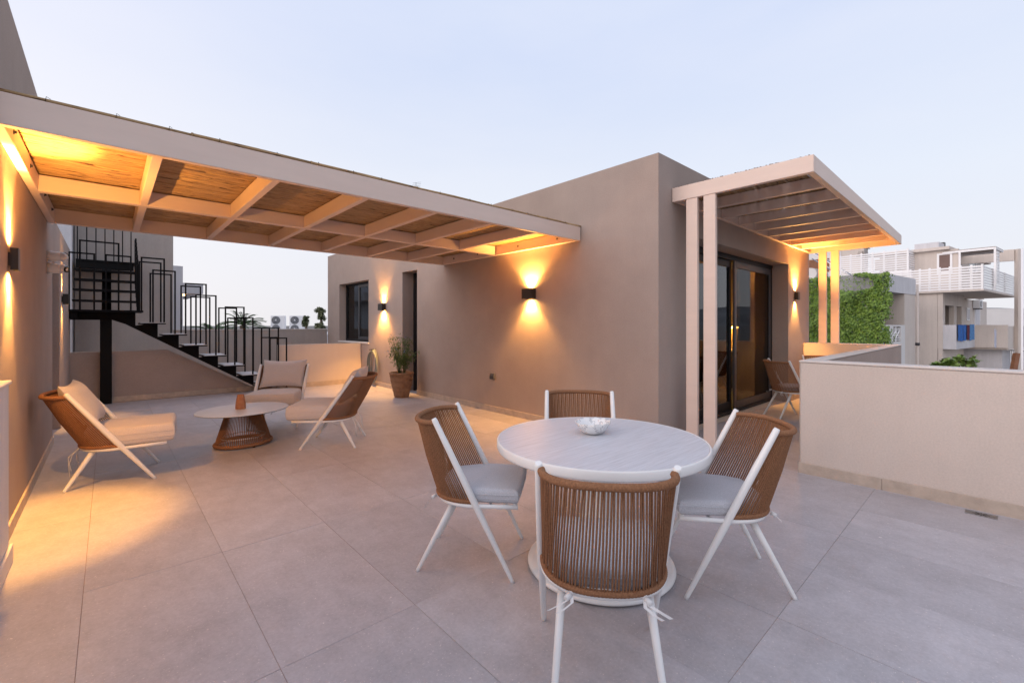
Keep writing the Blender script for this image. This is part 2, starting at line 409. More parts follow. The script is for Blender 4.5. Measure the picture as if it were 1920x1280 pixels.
# ------------------------------------------------------------------ ground and terrace floor
floor = MB().box(-1.4, 10.3, -3.4, 13.3, -.30, -.0028).build('terrace_floor', M['grout']); tag(floor, kind='structure')
TX, TY, TX0, TY0 = .627, 1.277, -.10, .726
tm = MB().bbox(.0009, TX-.0009, .0009, TY-.0009, -.011, 0, .0008).mesh('tile', M['tile'])
for i in range(-1, 17):
    for j in range(-3, 10):
        x, y = TX0+i*TX, TY0+j*TY
        if x > 4.93 and not (y+TY > 1.25 and y < 2.62): continue
        if y > 10.9 or x > 10.0: continue
        if y+TY*.5 > 2.7 and x > 4.75: continue
        o = D.objects.new('tile', tm); COL.objects.link(o); o.parent = floor
        o.location = (x, y, R.uniform(-.0007, .0007)); o.rotation_euler = (R.uniform(-.0006,.0006), R.uniform(-.0009,.0009), 0)

def skirt(root, x0, x1, y0, y1, h=.095):
    L_ = 1.254; along_y = (y1-y0) > (x1-x0); a0, a1 = (y0, y1) if along_y else (x0, x1)
    k = max(1, math.ceil((a1-a0)/L_))
    for i in range(k):
        p, q = a0+i*L_+.0008, min(a1, a0+(i+1)*L_)-.0008
        if q-p < .03: continue
        e = R.uniform(-.0012, .0012)
        if along_y: MB().bbox(x0, x1, p, q, -.004, h+e, .003).build('skirting', M['skirt'], root)
        else: MB().bbox(p, q, y0, y1, -.004, h+e, .003).build('skirting', M['skirt'], root)

# ------------------------------------------------------------------ villa (centre right)
VX, VY, VX1, VY1, VZ = 4.69, 2.641, 10.70, 13.07, 3.413
villa = empty('villa', (VX, VY, 0), label='taupe stuccoed flat roofed house with glazed sliding door behind the dining table', cat='house')
T = .30
w = MB()
# west wall (faces the lounge) with a window and a tall narrow door
wy = [(VY, 8.052), (8.668, 10.353), (12.20, VY1)]
for a, b in wy: w.box(VX, VX+T, a, b, -.30, VZ)
w.box(VX, VX+T, 8.052, 8.668, 2.565, VZ)
w.box(VX, VX+T, 10.353, 12.20, -.30, 1.0); w.box(VX, VX+T, 10.353, 12.20, 2.537, VZ)
# door wall (faces the corridor)
DX0, DX1, DH = 5.66, 9.36, 2.56
w.box(VX+T, DX0, VY, VY+T, -.30, VZ); w.box(DX1, VX1, VY, VY+T, -.30, VZ); w.box(DX0, DX1, VY, VY+T, DH, VZ)
# hidden sides and the roof slab
w.box(VX1-T, VX1, VY+T, VY1, -6.6, VZ); w.box(VX+T, VX1-T, VY1-T, VY1, -.3, VZ)
w.box(VX+T, VX1-T, VY+T, VY1-T, 2.95, 3.15)
w.build('wall', M['taupe'], villa)
skirt(villa, VX-.012, VX, VY-.012, 8.052); skirt(villa, VX-.012, VX, 8.668, 10.75)
skirt(villa, VX, DX0, VY-.012, VY); skirt(villa, DX1, 10.28, VY-.012, VY)
# room behind the sliding door
rm = MB(); rm.box(VX+T+.01, VX1-T-.01, 6.6, 6.7, 0, 2.75); rm.build('room_back_wall', M['roomwall'], villa)
MB().box(VX+T+.01, VX1-T-.01, VY+T+.01, 6.6, 2.70, 2.76).build('room_ceiling', M['roomplain'], villa)
MB().box(VX+T+.01, VX1-T-.01, VY+T-.2, 6.6, -.01, .006).build('room_floor', M['roomplain'], villa)
MB().box(VX+T+.01, VX+T+.03, VY+T+.01, 6.6, .006, 2.70).build('room_side_wall', M['roomplain'], villa)
MB().box(VX1-T-.03, VX1-T-.01, VY+T+.01, 6.6, .006, 2.70).build('room_side_wall', M['roomplain'], villa)
# window
def window(root, y0, y1, z0, z1, x):
    f = MB(); t = .055
    f.bbox(x, x+.07, y0, y0+t, z0, z1); f.bbox(x, x+.07, y1-t, y1, z0, z1)
    f.bbox(x, x+.07, y0+t, y1-t, z1-t, z1); f.bbox(x, x+.07, y0+t, y1-t, z0, z0+t)
    fr = child_abs(f.build('window', M['alu'], root), root)
    ym = (y0+y1)/2
    s = MB(); t2 = .07
    a, b = y0+t+.004, ym+.05            # right-hand sash (nearer the lounge), one step forward
    for q in ((a, a+t2, z0+t, z1-t), (b-t2, b, z0+t, z1-t), (a+t2, b-t2, z1-t-t2, z1-t), (a+t2, b-t2, z0+t, z0+t+t2)):
        s.bbox(x-.022, x+.018, *q)
    s.build('sash', M['alug'], fr)
    MB().box(x+.002, x+.008, a+t2, b-t2, z0+t+t2, z1-t-t2).build('pane', M['glass'], fr)
    bl = MB()
    k = int((z1-z0-.3)/.055)
    for i in range(k): bl.bbox(x+.03, x+.042, a+t2-.02, b-t2+.02, z0+.14+i*.055, z0+.14+i*.055+.052, .008)
    bl.build('roller_shutter', M['rollup'], fr)
    MB().box(x+.03, x+.036, b, y1-t, z0+t, z1-t).build('pane', M['glass'], fr)
    MB().bbox(VX-.03, VX+.17, y0-.04, y1+.04, z0-.035, z0, .004).build('sill', M['rim'], fr)
window(villa, 10.353, 12.20, 1.003, 2.537, 4.87)
MB().box(5.3, 5.32, 9.9, 12.5, .6, 2.9).build('room_side_wall', M['roomwall'], villa)
d = MB(); d.bbox(4.955, 5.0, 8.052, 8.11, 0, 2.565); d.bbox(4.955, 5.0, 8.61, 8.668, 0, 2.565); d.bbox(4.955, 5.0, 8.11, 8.61, 2.50, 2.565)
nd = child_abs(d.build('narrow_door', M['alu'], villa), villa)
MB().bbox(4.965, 4.985, 8.11, 8.61, .02, 2.50).build('door_leaf', M['blackgloss'], nd)
MB().bbox(4.93, 4.966, 8.17, 8.19, .95, 1.25).build('handle', M['alug'], nd)
# sliding door
SY = 2.91
f = MB(); t = .06
f.bbox(DX0, DX0+t, SY, SY+.12, 0, DH); f.bbox(DX1-t, DX1, SY, SY+.12, 0, DH); f.bbox(DX0+t, DX1-t, SY, SY+.12, DH-.08, DH); f.bbox(DX0+t, DX1-t, SY-.03, SY+.12, .0, .05)
sdr = child_abs(f.build('sliding_door', M['alu'], villa), villa)
def sash(x0, x1, y, m, g, st=.085):
    s = MB(); z0, z1 = .05, DH-.08
    s.bbox(x0, x0+st, y, y+.04, z0, z1); s.bbox(x1-st, x1, y, y+.04, z0, z1); s.bbox(x0+st, x1-st, y, y+.04, z1-.11, z1); s.bbox(x0+st, x1-st, y, y+.04, z0, z0+.12)
    s.build('sash', m, sdr)
    MB().box(x0+st, x1-st, y+.016, y+.022, z0+.12, z1-.11).build('pane', g, sdr)
sash(DX0+t, 7.60, SY+.055, M['alu'], M['glass'])
sash(7.585, DX1-t, SY+.005, M['alug'], M['screen'])
# roller shutter box line of the reveal head
MB().bbox(DX0, DX1, VY+.26, SY-.003, DH-.05, DH-.003).build('head_track', M['alu'], villa)
# room furnishing
kc = empty('kitchen_counter', (10.05, 5.2, 0), label='dark kitchen counter seen through the sliding door glass', cat='counter')
MB().bbox(9.80, 10.37, 3.6, 6.5, .09, .86).build('cabinet', M['roomdark'], kc); MB().bbox(9.76, 10.37, 3.55, 6.55, .86, .90).build('worktop', M['stone'], kc)
MB().bbox(10.33, 10.372, 3.0, 6.55, .902, 2.68).build('splashback', M['roomwall'], kc)
ls = empty('cabinet_light', (10.2, 5.2, 1.38), label='yellow light strip glowing under the wall cabinets indoors', cat='lamp')
MB().bbox(10.20, 10.24, 3.72, 6.5, 1.365, 1.392, .002).build('light_strip', M['strip'], ls)
MB().bbox(10.02, 10.325, 3.70, 6.55, 1.395, 2.15).build('wall_cabinet', M['roomwall'], ls)
cl = empty('ceiling_light', (8.6, 4.6, 2.69), label='thin warm light line on the ceiling inside the sliding door', cat='lamp')
MB().bbox(8.62, 8.68, 3.4, 6.4, 2.675, 2.697, .002).build('light_strip', M['strip'], cl)
dt = empty('indoor_table', (8.6, 4.2, 0), label='dark wooden table standing inside behind the left glass panel', cat='table')
MB().bbox(8.0, 9.2, 3.75, 4.65, .70, .74).build('tabletop', M['roomdark'], dt)
for x in (8.08, 9.06):
    for y in (3.82, 4.52): MB().bbox(x, x+.06, y, y+.06, .006, .70).build('leg', M['roomdark'], dt)
def curtain(x0, x1, y, z0, z1, label, m):
    b = MB(); n = 90; vs = []
    for i in range(n+1):
        u = i/n; x = x0+(x1-x0)*u
        dy = .035*math.sin(u*(x1-x0)*2*math.pi/.145)+.012*math.sin(u*37)
        for z in (z0, (z0+z1)/2, z1): vs.append((x, y+dy*(1.15-.15*z), z))
    fs = [(i*3+k, (i+1)*3+k, (i+1)*3+k+1, i*3+k+1) for i in range(n) for k in (0,1)]
    b.add(vs, fs, True)
    o = b.build('curtain', m); tag(o, label, 'curtain'); return o
curtain(8.70, 9.25, 3.25, .02, 2.62, 'sheer grey curtain hanging in folds behind the right door panel', M['curtain'])

# ------------------------------------------------------------------ left building
lb = empty('left_wing', (-.5, 5, 0), label='taupe stuccoed building wall on the left edge carrying the near sconce', cat='building')
w = MB()
w.box(-.95, -.50, 3.66, 6.40, -.3, 3.60)
w.box(-.95, -.50, 6.40, 7.65, -.3, 2.74)
w.box(-.95, -.50, 7.65, 8.70, 2.20, 2.74)        # lintel over the doorway
w.box(-.95, -.50, 8.70, 11.0, -.3, 2.74)
w.box(-.95, -.80, 7.65, 8.70, -.3, 2.20)
w.build('wall', M['taupe'], lb)
skirt(lb, -.50, -.486, 4.03, 7.65); skirt(lb, -.50, -.486, 8.70, 10.98)
nl = empty('end_parapet', (-.55, 1, 0), label='pale low parapet end at the extreme left edge close to the camera', cat='wall')
MB().bbox(-.62, -.445, -3.3, 4.02, -.3, 1.065, .006).build('wall', M['bgrey'], nl)
MB().bbox(-.632, -.433, -3.3, 4.03, 1.065, 1.09, .006).build('coping', M['rim'], nl)
MB().bbox(-.445, -.428, -3.3, 4.034, -.004, .10, .003).build('skirting', M['rim'], nl)

# ------------------------------------------------------------------ right parapet (L shaped) and its end
rp_ = empty('terrace_parapet', (4.95, 1.2, 0), label='beige stuccoed L shaped parapet on the right beside the dining set', cat='wall')
w = MB(); PZ = 1.07
w.bbox(4.95, 5.15, -3.3, 1.303, -3.4, PZ, .008)
w.build('wall', M['beige'], rp_)
MB().bbox(5.153, 10.38, 1.163, 1.303, -3.4, PZ, .008).build('wall', M['taupe'], rp_)
MB().bbox(10.28, 10.80, 1.306, VY-.002, -.3, PZ, .008).build('wall', M['beige'], rp_)
MB().bbox(4.946, 5.155, -3.3, 1.306, PZ-.004, PZ+.012, .005).build('coping', M['rim'], rp_)
MB().bbox(5.158, 10.42, 1.158, 1.306, PZ-.004, PZ+.012, .005).build('coping', M['rim'], rp_)
skirt(rp_, 4.937, 4.9485, -3.08, 1.31, .10)

# ------------------------------------------------------------------ low walls at the back, far parapet, stair tower
lw = empty('stair_wall', (.8, 11.0, 0), label='brown low wall below the black staircase with sloping end', cat='wall')
MB().prism([(-.60,-.1),(2.62,-.1),(2.62,.02),(2.40,.04),(.86,.94),(-.60,.94)], 'y', 11.02, 11.17).build('wall', M['taupe'], lw, fix=True)
skirt(lw, -.48, 2.45, 11.006, 11.019, .10)
rl = empty('low_wall', (3.8, 10.77, 0), label='low wall right of the stairs lit orange by the sconce', cat='wall')
MB().bbox(2.80, VX-.002, 10.77, 10.92, -.1, .985, .006).build('wall', M['beige'], rl)
skirt(rl, 2.80, VX-.014, 10.756, 10.7685, .11)
fp = empty('back_parapet', (2.9, 13.1, 0), label='grey plain parapet across the back between stair tower and house', cat='wall')
MB().box(1.13, VX-.002, 13.12, 13.32, -6.6, 1.30).build('wall', M['greyw'], fp)
MB().box(1.13, VX-.002, 13.11, 13.33, 1.302, 1.325).build('coping', M['rim'], fp)
tw = empty('stair_tower', (0, 13.3, -6.6), label='grey tall building wall rising behind the upper flight of stairs', cat='building')
MB().box(-.53, 1.128, 13.12, 16, -6.6, 4.3).build('wall', M['greyw'], tw)
MB().box(-1.6, -.55, 12.6, 15.9, -6.6, 4.1).build('side_wall', M['bgrey'], tw)
tb = empty('step_back_building', (1.5, 18, -6.6), label='pale building corner with glowing balcony soffit behind the stair rail', cat='building')
MB().box(-.6, 1.70, 17, 21, -6.6, 3.25).build('wall', M['bgrey'], tb)
MB().box(1.703, 2.22, 16.99, 20.9, 2.42, 2.74).build('balcony', M['bgrey'], tb)
MB().bbox(1.74, 1.80, 17.4, 17.5, 2.36, 2.415).build('soffit_lamp', emit_mat('soffit_glow', (1,.55,.2), 8), tb)

# ------------------------------------------------------------------ black steel staircase
st = empty('staircase', (.9, 10.9, 0), label='black steel staircase with rectangular loop railings climbing to the left wall', cat='staircase')
NY0, NY1, NYC = 10.55, 11.30, 10.93
RISE, RUN = .2165, .325
def tz(n): return 1.693-RISE*n
def tr(n): return .472+RUN*n
for n in range(1, 8):
    t = MB().bbox(tr(n)-.375, tr(n), NY0, NY1, tz(n)-.034, tz(n)-.012, .002).build('tread', M['black'], st)
    child_abs(t, st)
    MB().bbox(tr(n)-.370, tr(n)-.004, NY0+.006, NY1-.006, tz(n)-.0118, tz(n), .002).build('tread_tile', M['tread'], t)
MB().bbox(-.50, .472, NY0, NY1+.02, 1.66, 1.693, .002).build('landing', M['black'], st)
sg = MB()
# saw-tooth mono stringer
up = []; lo = []
for n in range(0, 8):
    up += [(tr(n)-.30, tz(n)-.035), (tr(n)-.10, tz(n)-.035)] if n else [(-.495, 1.66), (tr(0)-.10, 1.66)]
    if n < 7: up.append((tr(n)-.10, tz(n+1)-.06))
poly = up + [(tr(7)-.05, .0), (2.52, .0), (.23, 1.445), (.05, 1.52), (-.495, 1.52)]
for yy in (NYC-.07,): sg.prism(poly, 'y', yy, yy+.14)
sg.build('stringer', M['black'], st, fix=True)
MB().bbox(-.495, -.40, NY0+.05, NY1-.02, 1.535, 1.655).build('landing_beam', M['black'], st)
MB().bbox(-.115, .045, NYC-.08, NYC+.08, 0, 1.533).build('post', M['black'], st)
B_ = .025
def loop(x0, x1, y, zt, z0, z1):
    b = MB(); b.box(x0-B_/2, x0+B_/2, y-B_/2, y+B_/2, z0, zt); b.box(x1-B_/2, x1+B_/2, y-B_/2, y+B_/2, z1, zt); b.box(x0+B_/2, x1-B_/2, y-B_/2, y+B_/2, zt-B_, zt)
    return b.build('railing_loop', M['black'], st)
def tn(x): return max(0, math.ceil((x-.473)/RUN-.02))
for y in (NY0+.012, NY1-.012):
    for i, k in enumerate((0,1,4,5,8,9,12,13)):
        x0 = .445+.1635*k; x1 = x0+.327; zt = 2.675-.217*i
        loop(x0, x1, y, zt, tz(tn(x0)), tz(tn(x1)) if tn(x1) < 8 else 0)
for x0, x1, zt in ((-.495,-.185,2.668), (-.363,.132,2.886), (-.034,.297,2.671)):
    loop(x0, x1, NY0+.012, zt, 1.694, 1.694)
# second flight going away from the viewer
for k in range(1, 5):
    t = MB().bbox(-.495, .42, 11.33+.30*(k-1), 11.33+.30*(k-1)+.34, 1.693+RISE*k-.045, 1.693+RISE*k-.012, .002).build('tread', M['black'], st)
MB().prism([(11.33,1.55),(12.62,2.62),(12.62,2.45),(11.45,1.42),(11.33,1.42)], 'x', -.10, .04).build('stringer', M['black'], st, fix=True)
MB().bbox(-.495, .45, 12.58, 13.10, 2.74, 2.775).build('landing', M['black'], st)
MB().bbox(-.495, .40, 12.60, 12.72, 2.60, 2.738).build('landing_beam', M['black'], st)
for k in range(7):
    x = -.47+.138*k
    MB().box(x-.009, x+.009, 12.60, 12.618, 2.775, 3.85).build('picket', M['black'], st)
for i in range(7):
    y0 = 11.32+.155*i
    b = MB(); x = .425; zt = 2.62+.105*i; zb = 1.70+.10*i
    for y in (y0, y0+.30): b.box(x-B_/2, x+B_/2, y-B_/2, y+B_/2, zb, zt)
    b.box(x-B_/2, x+B_/2, y0+B_/2, y0+.30-B_/2, zt-B_, zt)
    b.build('railing_loop', M['black'], st)

# ------------------------------------------------------------------ pergolas
def reeds(x0, x1, y0, y1, z, pitch, gap, cuts=2, rr=(.008,.0125), layers=1, jit=1.0):
    b = MB()
    for lay in range(layers):
        y = y0+lay*pitch*.5
        while y < y1:
            n = R.randint(1, cuts)
            xs = [x0]+sorted(R.uniform(x0+.3, x1-.3) for _ in range(n-1))+[x1]
            for a, c in zip(xs[:-1], xs[1:]):
                r = R.uniform(*rr); zz = z+r+lay*.019+R.uniform(0,.004)*jit
                a2, c2 = a+jit*R.uniform(-.02,.015), c+jit*R.uniform(-.015,.02)
                k = max(2, int((c2-a2)/.45))
                pts = []; rs = []
                ph = R.uniform(0,6)
                for i in range(k+1):
                    u = i/k; pts.append((a2+(c2-a2)*u, y+.004*math.sin(ph+u*7), zz+.003*math.sin(ph*2+u*9)))
                    rs.append(r*(1.12 if i % 2 else .96))
                b.tube(pts, rs, 5, smooth=True)
            y += pitch*R.uniform(.92,1.1)
            if R.random() < gap: y += R.uniform(.006,.014)
    return b
pg = empty('lounge_pergola', (2.1, 5.4, 0), label='pink beige timber pergola with reed roof above the lounge seating', cat='pergola')
PY0, PY1, PYM, ZB, ZT = 3.771, 7.07, 5.50, 2.552, 2.735
def beam(root, x0, x1, y0, y1, z0, z1, name='beam'):
    return MB().bbox(x0, x1, y0, y1, z0, z1, .004).build(name, M['perg'], root)
beam(pg, -.496, 4.672, PY0, PY0+.055, ZB, ZT)
beam(pg, -.496, 4.60, PYM-.045, PYM+.045, ZB+.004, ZT-.04)
beam(pg, -.496, 4.672, PY1-.055, PY1, ZB, ZT)
beam(pg, 4.63, 4.684, PY0+.057, PY1-.057, ZB+.002, ZT-.035, 'end_beam')
beam(pg, -.496, -.44, PY0+.057, PY1-.057, ZB+.002, ZT-.035, 'end_beam')
for k in range(6):
    x = .245+.735*k
    for a, c in ((PY0+.057, PYM-.047), (PYM+.047, PY1-.057)):
        beam(pg, x-.03, x+.03, a, c, ZB+.006, ZT-.036, 'joist')
tag(reeds(-.49, 4.66, PY0+.035, PY1-.02, ZT-.033, .0205, .10, cuts=3, layers=2).build('reed_cover', M['reed'], pg), kind='stuff')
for y in (4.15, 4.95, 5.95, 6.65):
    for x, sg in ((4.63, -1), (-.44, 1)):
        o = MB().lathe([(.001,0),(.016,0),(.016,.004),(.010,.004),(.009,.014),(.001,.014)], 10).build('bolt', M['alug'], pg, off=(0,0,0))
        o.location = (x-pg.location.x, y-pg.location.y, 2.63); o.rotation_euler = (0, sg*math.pi/2, 0)
er = MB()
x = -.49; 
while x < 4.55:
    ln = R.uniform(.5, 1.1); r = R.uniform(.010,.0135)
    er.tube([(x, PY0+.012+R.uniform(-.004,.004), ZT+r), (x+ln/2, PY0+.012+R.uniform(-.005,.005), ZT+r+.002), (min(4.64,x+ln), PY0+.012+R.uniform(-.004,.004), ZT+r)], [r, r*1.05, r*.92], 7)
    er.tube([(x, PY0+.012, ZT+r), (x+.012, PY0+.012, ZT+r)], r*1.3, 7)
    x += ln
er.build('edge_reed', M['reed'], pg)
tc_ = MB()
for i in range(16):
    x = -.3+i*.31+R.uniform(-.05,.05)
    tc_.tube([(x, PY0-.004, ZT-.002), (x+.004, PY0+.004, ZT+.03), (x+.02, PY0+.03, ZT+.030)], .0014, 5)
tag(tc_.build('tie_wire', M['black'], pg), kind='stuff')

pr_ = empty('door_pergola', (7.8, 1.9, 0), label='pink beige pergola on paired posts over the sliding door', cat='pergola')
QX0, QX1, QY0, QY1, QB, QT = 4.993, 10.67, 1.193, 2.636, 2.893, 3.06
beam(pr_, QX0, QX0+.06, QY0, QY1, QB, QT)
beam(pr_, QX0+.062, QX1-.062, QY0, QY0+.06, QB, QT)
beam(pr_, QX1-.06, QX1, QY0, QY1, QB, QT)
beam(pr_, QX0+.062, QX1-.062, QY1-.05, QY1, QB+.004, QT-.03, 'wall_beam')
for k in range(8):
    x = QX0+.06+(k+1)*(QX1-QX0-.12)/9
    beam(pr_, x-.03, x+.03, QY0+.062, QY1-.052, QB+.006, QT-.038, 'joist')
tag(reeds(QX0+.085, QX1-.085, QY0+.075, QY1-.02, QT-.035, .0215, .22, cuts=3, layers=1, rr=(.0085,.0115)).build('reed_cover', M['reed'], pr_), kind='stuff')
tag(reeds(QX0+.004, QX1-.004, QY0+.04, QY1-.02, QT-.012, .0275, .06, cuts=1, layers=1, rr=(.0085,.010), jit=.2).build('reed_top_layer', M['reedtop'], pr_), kind='stuff')
for y0, y1 in ((2.332,2.466),(2.126,2.262)):
    beam(pr_, QX0+.006, QX0+.056, y0, y1, -.003, QB-.001, 'post')
    beam(pr_, QX1-.056, QX1-.006, y0-.01, y1-.01, PZ-.002, QB-.001, 'post')

# ------------------------------------------------------------------ wall sconces
def spot(name, loc, dirz, power, cone, blend, col=WARM, tilt=(0,0), size=.02):
    ld = D.lights.new(name, 'SPOT'); lo_ = D.objects.new(name, ld); COL.objects.link(lo_)
    ld.energy = power; ld.color = col; ld.spot_size = rad(cone); ld.spot_blend = blend; ld.shadow_soft_size = size
    lo_.location = loc; v = Vector((tilt[0], tilt[1], dirz)); lo_.rotation_euler = v.to_track_quat('-Z', 'Y').to_euler()
    return lo_
def sconce(pos, nrm, label, up, dn, coneu, coned, w=.21, h=.15, d=.105, tilt=.0, blend=.55, wide=(.30,.30), wt=0):
    """pos: wall point at the lamp centre, nrm: unit normal of the wall"""
    nx, ny = nrm; rz = math.atan2(-nx, ny)
    o = empty('wall_sconce', pos, rz, label, 'wall lamp', 'black up and down wall sconces', world=False)
    b = MB(); t = .006
    b.bbox(-w/2, w/2, .012, .018, -h/2, h/2, .001); b.bbox(-w/2, w/2, d-t, d, -h/2, h/2, .002)
    b.bbox(-w/2, -w/2+t, .018, d-t, -h/2, h/2, .001); b.bbox(w/2-t, w/2, .018, d-t, -h/2, h/2, .001)
    b.box(-w/2+t, w/2-t, .018, d-t, -.012, .012)
    b.build('housing', M['lampbody'], o)
    MB().bbox(-w*.3, w*.3, 0, .012, -h*.3, h*.3, .001).build('wall_plate', M['lampbody'], o)
    MB().bbox(-w*.36, w*.36, .028, d-.022, h/2-.034, h/2-.028, .001).build('lens', M['lamp'], o)
    MB().bbox(-w*.36, w*.36, .028, d-.022, -h/2+.028, -h/2+.034, .001).build('lens', M['lamp'], o)
    for sgn, p, c in ((1, up, coneu), (-1, dn, coned), (1, up*wide[0], 168), (-1, dn*wide[1], 168)):
        s_ = spot('sconce_bulb', (0, d*.5, sgn*(h/2+.004)), sgn, p, c, blend if c < 160 else .8)
        v = Vector((0, wt if c > 160 else tilt, sgn)); s_.rotation_euler = v.to_track_quat('-Z', 'Y').to_euler()
        s_.parent = o
    return o
sconce((VX, 4.72, 1.892), (-1,0), 'black wall sconce on the broad taupe wall right of the pergola end', 150, 120, 116, 104)
sconce((VX, 9.53, 1.842), (-1,0), 'black wall sconce between the back window and the narrow door', 110, 170, 84, 104)
sconce((-.50, 4.50, 1.868), (1,0), 'black wall sconce nearest the camera on the left wall', 340, 210, 66, 62, w=.085, h=.15, d=.05, wide=(.28,.36), wt=.3)
sconce((-.50, 9.10, 1.80), (1,0), 'black wall sconce beside the steel staircase landing', 90, 90, 60, 60, w=.11, h=.15, d=.075, wide=(.03,.16), wt=.5)
sconce((9.75, VY, 1.985), (0,-1), 'black wall sconce beyond the sliding door on the corridor wall', 220, 110, 84, 80, w=.11, h=.15, d=.075, wide=(.75,.30), wt=.8)

# ------------------------------------------------------------------ small wall fittings
def security_camera(pos, label, roll):
    o = empty('security_camera', pos, -math.pi/2, label, 'security camera', 'white cameras on the left wall', world=False)
    MB().lathe([(.001,0),(.058,0),(.060,.03),(.055,.05),(.052,.10),(.046,.104),(.001,.104)], 28).build('base', M['plastic'], o).rotation_euler = (-math.pi/2,0,0)
    bl = MB(); bl.lathe([(.001,-.05)]+[(.05*math.cos(a), .05*math.sin(a)) for a in [rad(t) for t in range(-80, 81, 10)]]+[(.001,.05)], 24)
    k = bl.build('ball', M['plastic'], o); k.location = (0,.115,0)
    ln = MB().lathe([(.001,0),(.034,0),(.036,.006),(.028,.010),(.016,.008),(.001,.007)], 24).build('lens', M['blackgloss'], k); ln.rotation_euler = (-math.pi/2+roll[0], 0, roll[1]); v = Matrix.Rotation(roll[1],3,'Z') @ Matrix.Rotation(-math.pi/2+roll[0],3,'X') @ Vector((0,0,1)); ln.location = v*.040
    return o
security_camera((-.50, 7.05, 2.185), 'white dome security camera, upper of the two on the left wall', (.5, .9))
security_camera((-.50, 7.05, 2.052), 'white dome security camera, lower of the two with its dark lens showing', (-.15, -.55))
sk_ = empty('outdoor_socket', (VX, 5.61, .585), label='small dark grey power socket low on the taupe wall', cat='socket')
MB().bbox(VX-.035, VX, 5.555, 5.665, .535, .635, .006).build('housing', M['socket'], sk_); MB().bbox(VX-.046, VX-.035, 5.565, 5.655, .545, .600, .004).build('flap', M['alug'], sk_)
dg = empty('drain_grate', (4.86, .10, 0), label='small steel floor drain set against the right parapet skirting', cat='drain')
DY0, DY1, DXA, DXB = .005, .175, 4.80, 4.90
g = MB(); g.bbox(DXA, DXA+.012, DY0, DY1, -.002, .004, .001); g.bbox(DXB-.012, DXB, DY0, DY1, -.002, .004, .001); g.bbox(DXA+.012, DXB-.012, DY0, DY0+.012, -.002, .004, .001); g.bbox(DXA+.012, DXB-.012, DY1-.012, DY1, -.002, .004, .001)
g.build('frame', M['steel'], dg)
MB().box(DXA+.012, DXB-.012, DY0+.012, DY1-.012, .0006, .0018).build('plate', M['steel'], dg)
s_ = MB(); cyd, cxd = (DY0+DY1)/2, (DXA+DXB)/2
for k in range(8):
    a = k*math.pi/4; u = Vector((math.cos(a), math.sin(a), 0)); v = Vector((-u.y, u.x, 0))*.0035; c0 = Vector((cxd, cyd, .0024))
    if abs(u.x) > .9: ln = .028
    else: ln = .045
    s_.quad(c0+u*.010-v, c0+u*ln-v, c0+u*ln+v, c0+u*.010+v)
s_.build('slots', M['darkhole'], dg)
# garden hose
ho = MB(); hy0, hz0 = 9.98, .86
for k in range(6):
    wd = R.uniform(.14,.36); ln = R.uniform(.66,.82); off = R.uniform(-.08,.08)
    pts = []
    for i in range(30):
        t = 2*math.pi*i/30
        z = hz0-.01*k-(1-math.cos(t))/2*ln
        ww = wd*math.sin(t)*(.55+.45*(1-math.cos(t))/2)
        pts.append((VX-.035-.012*k-.02*math.sin(t*2), hy0+ww+off*(1-math.cos(t))/2, z))
    ho.tube(pts, .0105, 7, closed=True)
hs = empty('garden_hose', (VX, hy0, hz0), label='grey green garden hose coiled in loops on a wall hook', cat='hose')
ho.build('coil', M['hose'], hs)
MB().bbox(VX-.15, VX, hy0-.02, hy0+.02, hz0-.02, hz0).build('hook', M['alu'], hs)

# ------------------------------------------------------------------ potted plant by the narrow door
pp = empty('potted_plant', (4.30, 7.98, 0), label='leafy shrub in a big ribbed clay pot by the narrow door', cat='plant', world=False)
prof = [(.001,0),(.135,0),(.14,.02)]
for i in range(13):
    z = .03+i*.032; r = .14+.085*(i/12)**.8
    prof += [(r, z), (r+(.011 if i % 3 == 0 else .0015), z+.012)]
prof += [(.222,.445),(.240,.455),(.243,.48),(.235,.495),(.205,.495),(.20,.455),(.001,.45)]
po = MB().lathe(prof, 36).build('pot', M['pot'], pp)
for sgn in (-1,1):
    MB().tube([(sgn*.215,0,.43),(sgn*.27,0,.425),(sgn*.275,0,.36),(sgn*.205,0,.34)], .014, 7).build('handle', M['pot'], po).rotation_euler = (0,0,rad(110))
MB().lathe([(.001,.462),(.20,.462),(.201,.458)], 24).build('soil', M['soil'], pp)
fol = MB(); stm = MB(); flw = MB()
def leaf(b, p, d, up, ln, wd):
    d = d.normalized(); s_ = d.cross(up)
    if s_.length < 1e-3: s_ = Vector((1,0,0))
    s_.normalize(); n_ = s_.cross(d)
    a = p; m1 = p+d*ln*.5+s_*wd+n_*ln*.06; m2 = p+d*ln*.5-s_*wd+n_*ln*.06; e = p+d*ln-n_*ln*.10
    b.add([a, m1, e, m2], [(0,1,2,3)])
